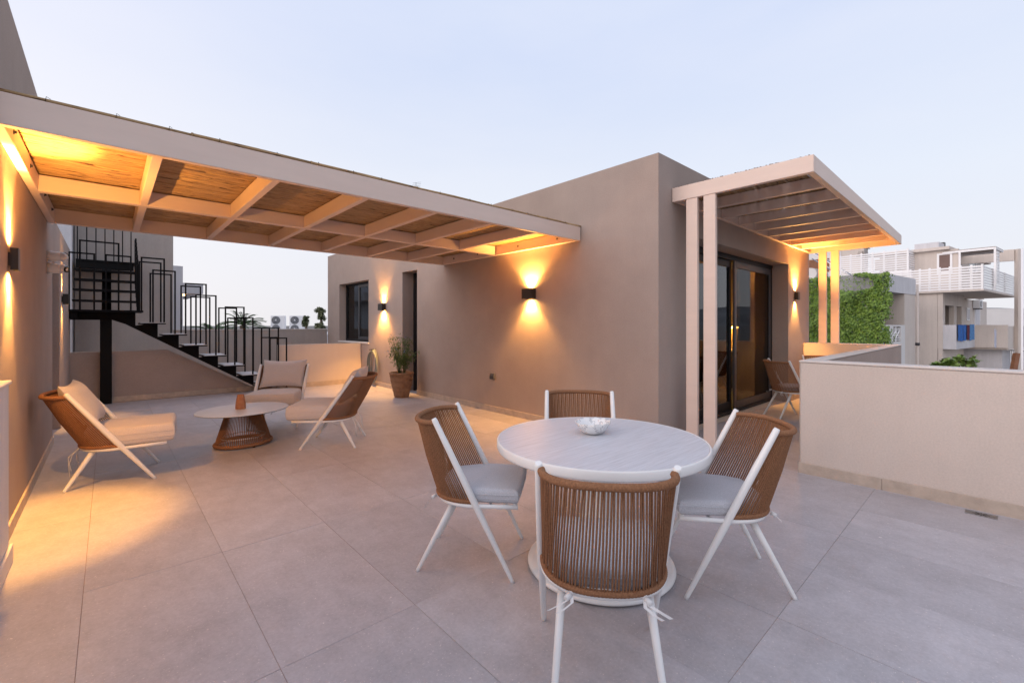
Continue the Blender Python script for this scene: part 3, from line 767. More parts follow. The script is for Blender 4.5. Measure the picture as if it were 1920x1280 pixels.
for i in range(32):
    a = R.uniform(0,6.28); h = R.uniform(.28,.78); sp = R.uniform(.04,.34)*(1.15-.6*(h-.3)/.42*.5)
    p0 = Vector((.06*math.cos(a), .06*math.sin(a), .46)); p2 = Vector((sp*math.cos(a+.3), sp*math.sin(a+.3), .46+h)); p1 = (p0+p2)/2+Vector((0,0,.10))
    pts = [p0, (p0+p1)/2, p1, (p1+p2)/2, p2]
    stm.tube(pts, [.004,.0035,.003,.0022,.0015], 5)
    for k in range(40):
        u = .22+.78*k/40; seg = min(3, int(u*4)); q = pts[seg].lerp(pts[seg+1], u*4-seg)+Vector((R.gauss(0,.03),R.gauss(0,.03),R.gauss(0,.03)))
        d_ = Vector((R.gauss(0,1), R.gauss(0,1), R.gauss(.0,.7)))
        leaf(fol, q, d_, Vector((0,0,1)), R.uniform(.035,.075), R.uniform(.008,.014))
    if i % 5 == 0:
        for k in range(9): leaf(flw, p2+Vector((R.gauss(0,.015),R.gauss(0,.015),R.gauss(0,.012))), Vector((R.gauss(0,1),R.gauss(0,1),R.gauss(0,1))), Vector((0,0,1)), .018, .008)
stm.build('stem', M['stem'], pp); tag(fol.build('foliage', M['potleaf'], pp), kind='stuff'); tag(flw.build('blossom', M['flower'], pp), kind='stuff')

# ------------------------------------------------------------------ seating
def arc(w, d, y0, z, n, ex=2.4):
    pts = []
    for i in range(n+1):
        t = math.pi*i/n
        c, s_ = math.cos(t), math.sin(t)
        pts.append(Vector((-w*math.copysign(abs(c)**(2/ex), c), y0-d*abs(s_)**(2/ex), z)))
    # resample evenly
    L_ = [0]
    for a, b in zip(pts[:-1], pts[1:]): L_.append(L_[-1]+(b-a).length)
    out_ = []; j = 0
    for i in range(n+1):
        t = L_[-1]*i/n
        while j < n-1 and L_[j+1] < t: j += 1
        u = (t-L_[j])/max(1e-9, L_[j+1]-L_[j]); out_.append(pts[j].lerp(pts[j+1], min(1,u)))
    return out_
def wrapped(b, pts, r, per=4, n=8, closed=False):
    """tube with rope windings: the radius swells once per winding"""
    P = []; rs = []
    k = len(pts)
    for i in range(k if closed else k-1):
        for j in range(per):
            u = j/per; P.append(pts[i].lerp(pts[(i+1) % k], u)); rs.append(r*(1.0+.10*math.sin(math.pi*u)))
    if not closed: P.append(pts[-1]); rs.append(r)
    b.tube(P, rs, n, closed=closed)
def pad(wf, wb, y0, y1, z0, z1, rnd=.03, puff=.012, corner=.06, n=22, box=.90, fit=None):
    """cushion: width wf at the front (y1), wb at the back (y0)"""
    b = MB(); vs = []; fs = []; h = (z1-z0)/2; zc = (z0+z1)/2
    def plan(u, v):
        x = u; y = v
        # squircle mapping for the rounded corners
        k = corner
        x2 = u*math.sqrt(1-k*v*v); y2 = v*math.sqrt(1-k*u*u)
        wv = wb+(wf-wb)*(y2+1)/2
        yy = y0+(y1-y0)*(y2+1)/2; hw = wv/2
        if fit and yy < fit[2]:
            lim = fit[0]*max(0, 1-((fit[2]-yy)/fit[1])**2.4)**(1/2.4)-.014
            hw = min(hw, max(.02, lim))
        return x2*hw, yy
    ts = []
    for i in range(n+1):
        t = -1+2*i/n; ts.append(math.copysign(1-(1-abs(t))**1.9, t))
    for sgn in (1,-1):
        for u in ts:
            for v in ts:
                m_ = max(abs(u), abs(v)); e = max(0, (m_-box)/(1-box))
                prof_ = .30+.70*math.sqrt(max(0, 1-e*e))
                x, y = plan(u, v)
                z = zc+sgn*(h*prof_+puff*(1-u*u)*(1-v*v))
                z += (.0035*mnoise.noise(Vector((x*14, y*14, sgn*3)))+.006*mnoise.noise(Vector((x*5, y*5, 7))))*prof_
                vs.append((x, y, z))
    q = (n+1)
    for sgn in (0,1):
        o = sgn*q*q
        for i in range(n):
            for j in range(n):
                f_ = (o+i*q+j, o+(i+1)*q+j, o+(i+1)*q+j+1, o+i*q+j+1)
                fs.append(f_ if sgn == 0 else f_[::-1])
    rim_ = [(i,0) for i in range(n)]+[(n,j) for j in range(n)]+[(n-i,n) for i in range(n)]+[(0,n-j) for j in range(n)]
    for k in range(len(rim_)):
        a, c = rim_[k], rim_[(k+1) % len(rim_)]
        ia, ic = a[0]*q+a[1], c[0]*q+c[1]
        fs.append((ia, q*q+ia, q*q+ic, ic))
    b.add(vs, fs, True)
    b.rim = [tuple(Vector(vs[a[0]*q+a[1]])+Vector((0,0,0))) for a in rim_]
    return b
def piping(root, b, z, m, r=.0035):
    pts = [Vector((x, y, z)) for x, y, _ in b.rim]
    out_ = [pts[0]]
    for p in pts[1:]:
        if (p-out_[-1]).length > .008: out_.append(p)
    MB().tube(out_, r, 5, closed=True).build('piping', m, root)
def ribbon(b, pts, w):
    vs = []; 
    for p in pts: vs += [(p[0]-w/2, p[1], p[2]), (p[0]+w/2, p[1], p[2]+w*.25)]
    b.add(vs, [(2*i, 2*i+1, 2*i+3, 2*i+2) for i in range(len(pts)-1)])

def seat_frame(root, wf, wr, yf, yside, yb, z, r):
    path = [Vector((-wf, yf, z)), Vector((-wr, yside, z))]
    a = arc(wr, yside-yb, yside, z, 24)
    pts = [Vector((-wf, yf, z)), Vector((-(wf+wr)/2, (yf+yside)/2, z))]+a+[Vector(((wf+wr)/2, (yf+yside)/2, z)), Vector((wf, yf, z))]
    b = MB().tube(pts, r, 8); b.tube([(-wf, yf-.02, z), (wf, yf-.02, z)], r*.95, 8)
    for y in (yf-.16, yf-.30): b.bar((-wr, y, z-.004), (wr, y, z-.004), .018, .008)
    return b.build('seat_frame', M['white'], root)

def make_dining_chair():
    o = empty('dining_chair', (0,0,0), 0, world=False)
    for s_ in (-1,1):
        a, c = Vector((s_*.255,.25,0)), Vector((s_*.257,-.201,.896))
        us = [0,.02,.15,.4,.55,.8,.985,1]
        MB().tube([a.lerp(c,u) for u in us], [.0105,.0115,.0135,.0185,.0195,.0175,.016,.013], 12).build('front_leg', M['white'], o)
        a, c = Vector((s_*.205,-.315,0)), Vector((s_*.165,-.105,.402))
        MB().tube([a.lerp(c,u) for u in (0,.03,.5,1)], [.0105,.0115,.015,.0185], 12).build('rear_leg', M['white'], o)
    seat_frame(o, .235, .250, .275, .035, -.215, .410, .0125)
    n = 62
    top = arc(.246, .165, -.192, .868, n); bot = arc(.248, .262, .028, .432, n)
    b = MB()
    for i in range(1, n):
        g = .0022*math.sin(i*2.1)
        p, q = top[i], bot[i]; m_ = p.lerp(q, .5)+Vector((0, -.012*math.sin(math.pi*i/n), 0))
        b.tube([p+Vector((g,0,0)), m_, q-Vector((g,0,0))], .0041, 5, caps=False)
    tag(b.build('rope_strands', M['rope'], o), kind='stuff')
    b = MB(); wrapped(b, top, .0145); b.build('top_rail', M['rope'], o)
    b = MB(); wrapped(b, bot, .0125); b.build('bottom_rail', M['rope'], o)
    b = pad(.49, .47, -.205, .285, .424, .500, puff=.014, corner=.05, fit=(.246,.262,.028)); c_ = b.build('cushion', M['cush'], o)
    piping(c_, b, .474, M['cush']); piping(c_, b, .452, M['cush'], .0025)
    for s_ in (-1,1):
        t = MB(); x = s_*.135
        ribbon(t, [(x, -.215, .425), (x+s_*.012, -.245, .405), (x+s_*.045, -.258, .392), (x+s_*.085, -.262, .372)], .014)
        ribbon(t, [(x, -.215, .425), (x-s_*.004, -.25, .400), (x+s_*.03, -.266, .380), (x+s_*.055, -.268, .368)], .012)
        t.tube([(x+s_*.0, -.225, .418), (x+s_*.02, -.243, .410)], .011, 6)
        t.build('tie_ribbon', M['tie'], o)
    return o
dc = make_dining_chair()
G = 'rope back dining chairs'
chairs = [((1.535,1.124), .724, 'white and brown rope dining chair in front, its back to the camera'),
          ((1.683,2.162), -.865, 'white and brown rope dining chair on the left of the round table'),
          ((2.577,1.081), 2.302, 'white and brown rope dining chair on the right of the round table'),
          ((2.634,2.128), -2.415, 'white and brown rope dining chair tucked behind the round table')]
for i, ((x, y), a, lab) in enumerate(chairs):
    o = dc if i == 0 else copy_tree(dc)
    o.location = (x, y, 0); o.rotation_euler = (0,0,a-math.pi/2); tag(o, lab, 'chair', G)
for (x, y), a, lab in (((7.76,2.15), -.72, 'rope dining chair in the corridor, its back towards the sliding door'),
                       ((9.10,2.02), -2.5, 'rope dining chair at the corridor end by the orange lit parapet')):
    o = copy_tree(dc); o.location = (x, y, 0); o.rotation_euler = (0,0,a-math.pi/2); tag(o, lab, 'chair', G)

def make_lounge():
    o = empty('lounge_chair', (0,0,0), 0, world=False)
    for s_ in (-1,1):
        a, c = Vector((s_*.307,.30,0)), Vector((s_*.327,-.295,.84))
        MB().tube([a.lerp(c,u) for u in (0,.02,.15,.38,.5,.8,.985,1)], [.012,.0135,.016,.023,.024,.021,.018,.015], 12).build('front_leg', M['white'], o)
        a, c = Vector((s_*.29,-.31,0)), Vector((s_*.235,-.13,.315))
        MB().tube([a.lerp(c,u) for u in (0,.03,.5,1)], [.012,.0135,.018,.022], 12).build('rear_leg', M['white'], o)
    seat_frame(o, .30, .318, .385, .06, -.235, .322, .014)
    n = 60
    top = arc(.318, .20, -.285, .808, n); bot = arc(.318, .295, .050, .346, n)
    b = MB()
    for i in range(1, n):
        p, q = top[i], bot[i]; m_ = p.lerp(q,.5)+Vector((0,-.012*math.sin(math.pi*i/n),0))
        b.tube([p, m_, q], .0048, 5, caps=False)
    tag(b.build('rope_strands', M['rope'], o), kind='stuff')
    b = MB(); wrapped(b, top, .017); b.build('top_rail', M['rope'], o)
    b = MB(); wrapped(b, bot, .0145); b.build('bottom_rail', M['rope'], o)
    b = pad(.645, .62, -.21, .45, .336, .500, puff=.018, corner=.03, box=.92, fit=(.316,.295,.050)); c_ = b.build('seat_cushion', M['lounge'], o)
    piping(c_, b, .436, M['lounge']); piping(c_, b, .388, M['lounge'])
    # loose back pillow with pointed corners
    b = MB(); n = 18; vs = []; fs = []
    def pt(u, v, sg):
        pinch = 1-.09*(1-u*u*u*u) if False else 1
        x = u*.30*(1-.07*(1-v*v)*0 - .06*(1-abs(v)**2)); y = v*.225*(1-.13*(1-u*u))
        th = .075*((1-u**4)*(1-v**4))**.55+.012*mnoise.noise(Vector((u*2.3,v*2.3,sg)))*(1-u*u)*(1-v*v)
        return Vector((x, sg*th, y))
    for sg in (1,-1):
        for i in range(n+1):
            for j in range(n+1): vs.append(pt(-1+2*i/n, -1+2*j/n, sg))
    q = n+1
    for sg in (0,1):
        for i in range(n):
            for j in range(n):
                f_ = (sg*q*q+i*q+j, sg*q*q+(i+1)*q+j, sg*q*q+(i+1)*q+j+1, sg*q*q+i*q+j+1)
                fs.append(f_[::-1] if sg == 0 else f_)
    b.add(vs, fs, True)
    k = b.build('pillow', M['lounge'], o); k.location = (0, -.232, .712); k.rotation_euler = (rad(30), 0, 0)
    for x in (-.16, .16):
        t = MB()
        t.tube([(x,-.235,.335),(x+.02,-.30,.27),(x-.01,-.30,.17),(x+.03,-.29,.10)], .006, 5, flat=.4)
        t.tube([(x,-.235,.335),(x-.03,-.28,.28),(x-.035,-.30,.20),(x-.02,-.285,.13)], .006, 5, flat=.4)
        t.build('tie_ribbon', M['tie'], o)
    return o
lc = make_lounge()
G = 'cream cushioned lounge chairs'
for i, ((x, y), a, lab) in enumerate([((.057,5.611), -.111, 'cream lounge chair with rope back against the left wall'),
                                      ((2.026,5.436), 2.527, 'cream lounge chair right of the coffee table, rope back outward'),
                                      ((1.80,6.93), -2.101, 'cream lounge chair facing the camera behind the coffee table')]):
    o = lc if i == 0 else copy_tree(lc)
    o.location = (x, y, 0); o.rotation_euler = (0,0,a-math.pi/2); tag(o, lab, 'armchair', G)

# ------------------------------------------------------------------ tables
tb_ = empty('dining_table', (2.172,1.607,0), 0, 'round white pedestal dining table with striped stone top', 'table', world=False)
MB().lathe([(.001,.690),(.585,.690),(.61,.697),(.614,.706),(.614,.742),(.611,.7475),(.603,.7475),(.603,.735),(.001,.735)], 96).build('rim', M['white'], tb_)
MB().lathe([(.001,.7352),(.6015,.7352),(.6015,.7455),(.599,.7475),(.001,.7475)], 96, smooth=False).build('tabletop', M['stone'], tb_)
MB().bbox(-.085,.085,-.085,.085,.03,.689,.012).build('column', M['white'], tb_)
MB().lathe([(.001,.0),(.405,.0),(.405,.012)], 72).build('base_gasket', M['blackgloss'], tb_)
MB().lathe([(.405,.0121),(.428,.0121),(.430,.02),(.425,.032),(.40,.040),(.15,.046),(.001,.046)], 72).build('base', M['white'], tb_)
bw = MB(); pr0 = []
nb = 96
prof_o = [(.001,.001),(.040,.0),(.062,.010),(.085,.034),(.102,.062),(.108,.076)]
prof_i = [(.103,.075),(.093,.058),(.075,.032),(.050,.014),(.001,.010)]
vs = []; fs = []
for (r, z) in prof_o+prof_i:
    for j in range(nb):
        t = 2*math.pi*j/nb; k = min(1, r/.06)
        fl_ = 1.06+.07*k*abs(math.cos(5.5*t)); vs.append((r*fl_*math.cos(t), r*fl_*math.sin(t)*.88, z+(.003*k*k*math.cos(11*t) if z > .03 else 0)))
m_ = len(prof_o+prof_i)
for i in range(m_-1):
    for j in range(nb): fs.append((i*nb+j, i*nb+(j+1) % nb, (i+1)*nb+(j+1) % nb, (i+1)*nb+j))
bw.add(vs, fs, True)
bo = bw.build('bowl', M['marble']); bo.location = (2.236,1.705,.7478); tag(bo, 'fluted white marble shell bowl on the round dining table', 'bowl')

ct = empty('coffee_table', (1.20,6.10,0), .35, 'oval coffee table with conical brown rope base', 'table', world=False)
MB().lathe([(.001,.408),(.985,.408),(1,.412)], 96, ell=(.50,.445), smooth=False).build('top_edge', M['alu'], ct)
MB().lathe([(1,.4122),(1,.419),(.994,.4205),(.001,.4205)], 96, ell=(.499,.444), smooth=False).build('tabletop', M['stone'], ct)
n = 84; b = MB()
tp = [Vector((.19*math.cos(2*math.pi*i/n), .16*math.sin(2*math.pi*i/n), .395)) for i in range(n)]
bm_ = [Vector((.300*math.cos(2*math.pi*i/n), .262*math.sin(2*math.pi*i/n), .030)) for i in range(n)]
for i in range(n): b.tube([tp[i], bm_[i]], .0048, 5, caps=False)
tag(b.build('rope_strands', M['rope'], ct), kind='stuff')
b = MB(); wrapped(b, bm_, .020, closed=True); b.build('bottom_ring', M['rope'], ct)
b = MB(); wrapped(b, tp, .012, closed=True); b.build('top_ring', M['rope'], ct)
b = MB(); b.tube([Vector((.24*math.cos(2*math.pi*i/40), .21*math.sin(2*math.pi*i/40), .10)) for i in range(40)], .006, 6, closed=True)
b.build('inner_ring', M['white'], ct)
for a in (.4, 2.5, 4.6): MB().lathe([(.001,0),(.014,0),(.014,.014),(.001,.014)], 10, (.28*math.cos(a), .25*math.sin(a))).build('foot', M['blackgloss'], ct)
va = MB()
rows = []
for k in range(12):
    u = k/11; z = .17*u; r = (.056+.004*math.sin(u*3))*(1-.38*u**1.4)
    rows.append((max(.001, r), z))
prof = [(.001,0)]+rows+[(rows[-1][0]-.008, .168),(rows[-1][0]-.012,.10),(.001,.04)]
vsn = 9
va.lathe(prof, vsn, smooth=False, fl=.02, fn=3)
vo = va.build('vase', M['terra']); vo.location = (1.175,6.14,.4207); vo.rotation_euler = (0,0,.3); tag(vo, 'small faceted terracotta vase standing on the coffee table', 'vase')

# small table at the corridor end
t2 = empty('corridor_table', (8.48,1.75,0), 0, 'small white table mostly hidden behind the parapet in the corridor', 'table', world=False)
MB().lathe([(.001,.70),(.34,.70),(.345,.71),(.345,.73),(.34,.735),(.001,.735)], 48).build('tabletop', M['white'], t2)
MB().lathe([(.001,.03),(.04,.03),(.04,.699),(.001,.699)], 20).build('column', M['white'], t2)
MB().lathe([(.001,0),(.24,0),(.24,.02),(.06,.03),(.001,.03)], 40).build('base', M['white'], t2)

# ------------------------------------------------------------------ background beyond the back parapet (left)
def cam_at(px, py, s):
    """world point seen at photo pixel (px,py) at forward distance s"""
    a = (px-960)/831; c = (610-py)/831
    return Vector((s*(FX+a*RX), s*(FY+a*RY), H+s*c))
def ac_unit(loc, rz, label, fans, w=.95, h=1.35, d=.36, group=None):
    o = empty('air_conditioner', loc, rz, label, 'air conditioner', group, world=False)
    MB().bbox(-w/2, w/2, -d/2, d/2, .06, h, .015).build('cabinet', M['plastic'], o)
    for s_ in (-1,1): MB().bbox(s_*w*.32-.05, s_*w*.32+.05, -d/2, d/2, 0, .06).build('foot', M['alug'], o)
    for (fx, fz, fr) in fans:
        g = MB()
        g.lathe([(.001,0),(fr,0),(fr,.012),(.001,.012)], 28)
        f_ = g.build('fan', M['rollup'], o); f_.location = (fx, -d/2-.001, fz); f_.rotation_euler = (math.pi/2,0,0)
        r_ = MB()
        for q in (.35,.62,.9): r_.tube([(q*fr*math.cos(2*math.pi*i/24), q*fr*math.sin(2*math.pi*i/24), .018) for i in range(24)], .006, 4, closed=True)
        r_.lathe([(.001,.012),(fr*.18,.012),(fr*.18,.026),(.001,.026)], 14)
        r_.build('grille', M['plastic'], f_)
    return o
rf = empty('roof_terrace', cam_at(545, 640, 34).to_tuple(), label='low pale rooftop carrying the outdoor air conditioners beyond the back parapet', cat='building')
c0 = cam_at(545, 640, 34)
MB().box(c0.x-9, c0.x+6, c0.y-4, c0.y+9, -6.6, .78).build('wall', M['bgrey'], rf)
for i, (px, lab) in enumerate(((522,'left white twin fan air conditioner on the far roof'),(557,'right white twin fan air conditioner on the far roof'))):
    p = cam_at(px, 600, 32.5)
    ac_unit((p.x, p.y, .78), HEAD-math.pi/2+rad(28)-.25, lab, [(-.12,1.02,.29),(-.12,.40,.29)], group='air conditioners on the far roof')
def leaf_cloud(b, c, rx, ry, rz, n, ln, wd):
    for _ in range(n):
        while True:
            v = Vector((R.uniform(-1,1), R.uniform(-1,1), R.uniform(-1,1)))
            if v.length < 1 and v.length > .2: break
        p = c+Vector((v.x*rx, v.y*ry, v.z*rz))
        leaf(b, p, Vector((R.gauss(0,1), R.gauss(0,1), R.gauss(-.2,.8))), Vector((0,0,1)), ln*R.uniform(.6,1.3), wd*R.uniform(.7,1.3))
def small_tree(px, top, s, wpx, label, m, lab2='trunk', n=1500):
    c = cam_at(px, top, s); r = wpx/831*s/2; base = -6.6
    o = empty('tree', (c.x, c.y, base), label=label, cat='tree')
    MB().tube([(c.x, c.y, base), (c.x+.1, c.y, (base+c.z)/2), (c.x, c.y, c.z-r)], [.2,.14,.06], 8).build('trunk', M['bark'], o)
    f_ = MB()
    for _ in range(20):
        hh = R.uniform(.1,2.4); q = Vector((c.x+R.gauss(0,.34)*r*(.6+.3*hh), c.y+R.gauss(0,.34)*r, c.z-hh*r))
        leaf_cloud(f_, q, r*R.uniform(.15,.32), r*.28, r*R.uniform(.15,.3), n//20*4, .0042*s, .0015*s)
    tag(f_.build('crown', m, o), kind='stuff')
small_tree(602, 577, 26, 30, 'loose olive green tree right of the rooftop air conditioners', M['olive'], n=520)
small_tree(574, 592, 29, 15, 'small olive green tree between air conditioner and larger tree', M['olive'], n=260)
def palm(px, py, s, label):
    c = cam_at(px, py, s)
    o = empty('palm_tree', (c.x, c.y, -6.6), label=label, cat='palm')
    MB().tube([(c.x,c.y,-6.6),(c.x+.1,c.y,-3),(c.x,c.y,c.z-.2)], [.25,.2,.18], 8).build('trunk', M['bark'], o)
    f_ = MB()
    for i in range(26):
        a = i*2.4; el_ = R.uniform(.1,1.3); ln = R.uniform(1.3,1.9)
        pts = []
        for k in range(7):
            u = k/6; pts.append(Vector((c.x+math.cos(a)*math.cos(el_)*ln*u, c.y+math.sin(a)*math.cos(el_)*ln*u, c.z-.2+math.sin(el_)*ln*u-.75*u*u*ln*.6)))
        f_.tube(pts, .02, 4)
        for k in range(26):
            u = .15+.85*k/26; q = pts[min(5,int(u*6))].lerp(pts[min(6,int(u*6)+1)], u*6-int(u*6))
            for sg in (-1,1):
                d_ = Vector((-math.sin(a)*sg+math.cos(a)*.6, math.cos(a)*sg+math.sin(a)*.6, .25))
                leaf(f_, q, d_, Vector((0,0,1)), .55*(1-.5*u), .03)
    tag(f_.build('frond', M['palm'], o), kind='stuff')
palm(455, 604, 30, 'green palm crown showing above the back parapet')
palm(402, 622, 27, 'drooping palm fronds just above the back parapet at the stairs')
# antenna on the villa roof
an = empty('roof_antenna', (7.2, 12.0, VZ-.26), label='thin wire television antenna on the flat roof behind the pergola', cat='antenna')
p = cam_at(780, 352, 13.5)
b = MB().tube([(p.x,p.y,VZ-.3),(p.x,p.y,p.z+.16)], .006, 5)
for k in range(5): b.tube([(p.x-.10+.01*k, p.y+.1, p.z-.05+.05*k),(p.x+.08+.01*k, p.y-.1, p.z-.03+.05*k)], .003, 4)
b.build('aerial', M['alug'], an)

# ------------------------------------------------------------------ background on the right
UA = -rad(7.7); ux, uy = math.cos(UA), math.sin(UA); vx, vy = -uy, ux
def Pt(u, v, z): return Vector((u*ux+v*vx, u*uy+v*vy, z))
def uv_of(p): return p.x*ux+p.y*uy, p.x*vx+p.y*vy
def on_u(px, py, u0):
    a = (px-960)/831; c = (610-py)/831; dx, dy = FX+a*RX, FY+a*RY
    s = u0/(dx*ux+dy*uy); return s*(dx*vx+dy*vy), H+s*c          # -> v, z
def on_v(px, py, v0):
    a = (px-960)/831; c = (610-py)/831; dx, dy = FX+a*RX, FY+a*RY
    s = v0/(dx*vx+dy*vy); return s*(dx*ux+dy*uy), H+s*c          # -> u, z
MUV = Matrix.Rotation(UA, 4, 'Z')
def bx(b, u0, u1, v0, v1, z0, z1): return b.box(min(u0,u1), max(u0,u1), min(v0,v1), max(v0,v1), min(z0,z1), max(z0,z1), MUV)
GZ = -6.6
K = cam_at(1842, 543, 21.0); uK, vK = uv_of(K)
# --- block with the ivy
C0 = cam_at(1655, 511, 19.0); uC, vC = uv_of(C0); zC = C0.z
ib = empty('ivy_house', tuple(Pt(uC, vC, GZ)), label='grey flat roofed house whose left face is covered with ivy', cat='house')
vL, _ = on_u(1500, 515, uC)
uE, zf = on_v(1717, 550, vC); _, zfb = on_v(1670, 547, vC)
b = MB(); bx(b, uC+.25, uE, vC+1.6, vL, GZ, zC-.03)
bx(b, uC, uE, vC, vC+1.6, zfb, zC); bx(b, uC, uC+.24, vC+.003, vL, GZ, zC-.005)
b.build('wall', M['bgrey'], ib)
uP, zP = on_v(1697, 609, vC)
b = MB(); bx(b, uP, uE, vC+.02, vC+1.59, GZ, zfb-.003); b.build('pillar', M['bbeige'], ib)
uQ, zPt = on_v(1662, 609, vC)
b = MB(); bx(b, uC+.26, uP, vC+1.5, vC+1.59, GZ, zfb-.004); b.build('loggia_wall', M['bbrown'], ib)
l0, zl1 = on_v(1675, 612, vC); l1, zl0 = on_v(1689, 640, vC)
b = MB(); bx(b, uC+.26, l0, vC, vC+.12, GZ, zPt); bx(b, l1, uP-.003, vC, vC+.12, GZ, zPt); bx(b, l0, l1, vC, vC+.12, GZ, zl0); bx(b, l0, l1, vC, vC+.12, zl1, zPt)
b.build('balcony_parapet', M['bwhite'], ib)
lat = MB(); dz = zl1-zl0; du = l1-l0
for zz in (.12,.24,.74,.86): bx(lat, l0, l1, vC+.03, vC+.09, zl0+dz*(zz-.025), zl0+dz*(zz+.025))
for (a0, b0, a1, b1) in ((0,.26,.5,.72),(.5,.26,0,.72),(.5,.26,1,.72),(1,.26,.5,.72)):
    lat.bar(Pt(l0+du*a0, vC+.06, zl0+dz*b0), Pt(l0+du*a1, vC+.06, zl0+dz*b1), .05, .05)
lat.bar(Pt((l0+l1)/2, vC+.06, zl0), Pt((l0+l1)/2, vC+.06, zl1), .05, .05)
lat.build('lattice', M['slat'], ib)
dp = empty('drainpipe', tuple(Pt(uE+.06, vC, GZ)), label='thin drainpipe running down the corner of the ivy covered house', cat='pipe')
q = Pt(uE+.07, vC-.05, 0)
MB().tube([(q.x,q.y,GZ),(q.x,q.y,zC-.3)], .045, 8).build('pipe', M['bbeige'], dp); MB().tube([(q.x,q.y,.45),(q.x,q.y,.58)], .09, 8).build('bracket', M['alug'], dp)
# ivy
iv = empty('ivy', tuple(Pt(uC, (vC+vL)/2, GZ)), label='dense green ivy climbing the wall behind the corridor pergola posts', cat='climbing plant')
b = MB(); nL = 26000
def bald(vv, zz):
    t = (vv-vC)/(vL-vC); k = (zC-zz)
    return mnoise.noise(Vector((vv*1.1, zz*1.1, 5)))*.5+mnoise.noise(Vector((vv*3, zz*3, 1)))*.25
for i in range(nL):
    vv = vC-.25+(vL-vC+.25)*R.random(); zz = zC+.03+.13*mnoise.noise(Vector((vv*1.7,0,3)))-(zC+2.0)*R.random()
    f = bald(vv, zz)
    top_d = zC-zz
    if ((vv-vC-1.15)/.75)**2+((top_d-.36)/.34)**2 < 1.0+1.6*f and R.random() < .93: continue
    if vv < vC and R.random() < .35+.5*(f > 0): continue
    bulge = .08+.55*max(0, mnoise.noise(Vector((vv*.9, zz*.9, 9))))+.38*max(0, mnoise.noise(Vector((vv*2.4, zz*2.4, 2))))
    p = Pt(uC-R.uniform(.0,1)*(bulge+.05), vv, zz)
    d_ = Vector((-ux,-uy,0))*R.uniform(-.1,.7)+Vector((vx,vy,0))*R.gauss(0,.7)+Vector((0,0,-R.uniform(.1,1.1)))
    leaf(b, p, d_, Vector((-ux*.6,-uy*.6,R.uniform(.2,.9))), R.uniform(.05,.12), R.uniform(.022,.042))
# side tendrils past the corner
for i in range(2600):
    zz = zC+.05-R.random()**1.1*3.6; uu = uC+R.random()**2*(.55+.7*max(0,mnoise.noise(Vector((zz*1.3,2,2))))+.25*max(0,(zC-zz)/3.2))
    if mnoise.noise(Vector((uu*2, zz*1.6, 3))) < -.05: continue
    p = Pt(uu, vC-R.uniform(.02,.2), zz)
    leaf(b, p, Vector((R.gauss(0,.5),R.gauss(0,.5),-1)), Vector((-ux*.3-vx*.6,-uy*.3-vy*.6,.4)), R.uniform(.05,.11), R.uniform(.02,.035))
tag(b.build('foliage', M['leaf'], iv), kind='stuff')
b = MB()
for i in range(26):
    vv = R.uniform(vC, vC+3); zz = GZ+3
    pts = []
    for k in range(10): pts.append(Pt(uC-.02, vv+.25*math.sin(k*.9+i), -2+(zC+1.2)*k/9))
    b.tube(pts, .012, 4)
b.build('vine_stem', M['bark'], iv)
# --- slatted fence on the roof behind
def slat_fence(label, u0, v0, v1, u1, zb, zt, n, name='roof_fence', posts=6, rail_u=True):
    o = empty(name, tuple(Pt(u0, v0, zb)), label=label, cat='fence')
    hgt = (zt-zb)/n
    for i in range(n):
        z0 = zb+i*hgt
        b = MB(); bx(b, u0, u0+.03, v0+.05, v1, z0+hgt*.06, z0+hgt*.68); b.build('slat', M['slat'], o)
        b = MB(); bx(b, u0+.05, u1, v0, v0+.03, z0+hgt*.06, z0+hgt*.68); b.build('slat', M['slat'], o)
    for i in range(posts):
        vv = v0+(v1-v0)*i/(posts-1)
        b = MB(); bx(b, u0-.035 if i == 0 else u0+.032, u0+.045 if i == 0 else u0+.09, vv-.035, vv+.045, zb-.1, zt+.02); b.build('post', M['slat'], o)
    for i in range(1, 4):
        uu = u0+(u1-u0)*i/3
        b = MB(); bx(b, uu-.08, uu, v0+.032, v0+.09, zb-.1, zt+.02); b.build('post', M['slat'], o)
    return o
# deck railing round the upper terrace: near corner is K
z1r = 1.42+(610-495.5)*21/831; z0r = 1.42+(610-541)*21/831
vRl, _ = on_u(1640, 515, uK); uRr, _ = on_v(1905, 520, vK)
slat_fence('white slatted balustrade around the upper terrace above the balconies', uK, vK, vRl, uRr, z0r, z1r, 9, 'terrace_balustrade', 12)
# tall screen
F0 = cam_at(1702.5, 466, 24.0); uF, vF = uv_of(F0); vFl, _ = on_u(1575, 485, uF); uFr, _ = on_v(1744, 475, vF)
slat_fence('tall white slatted privacy screen on the roof above the ivy', uF, vF, vFl, uFr, F0.z-1.95, F0.z, 16, 'privacy_screen', 7)
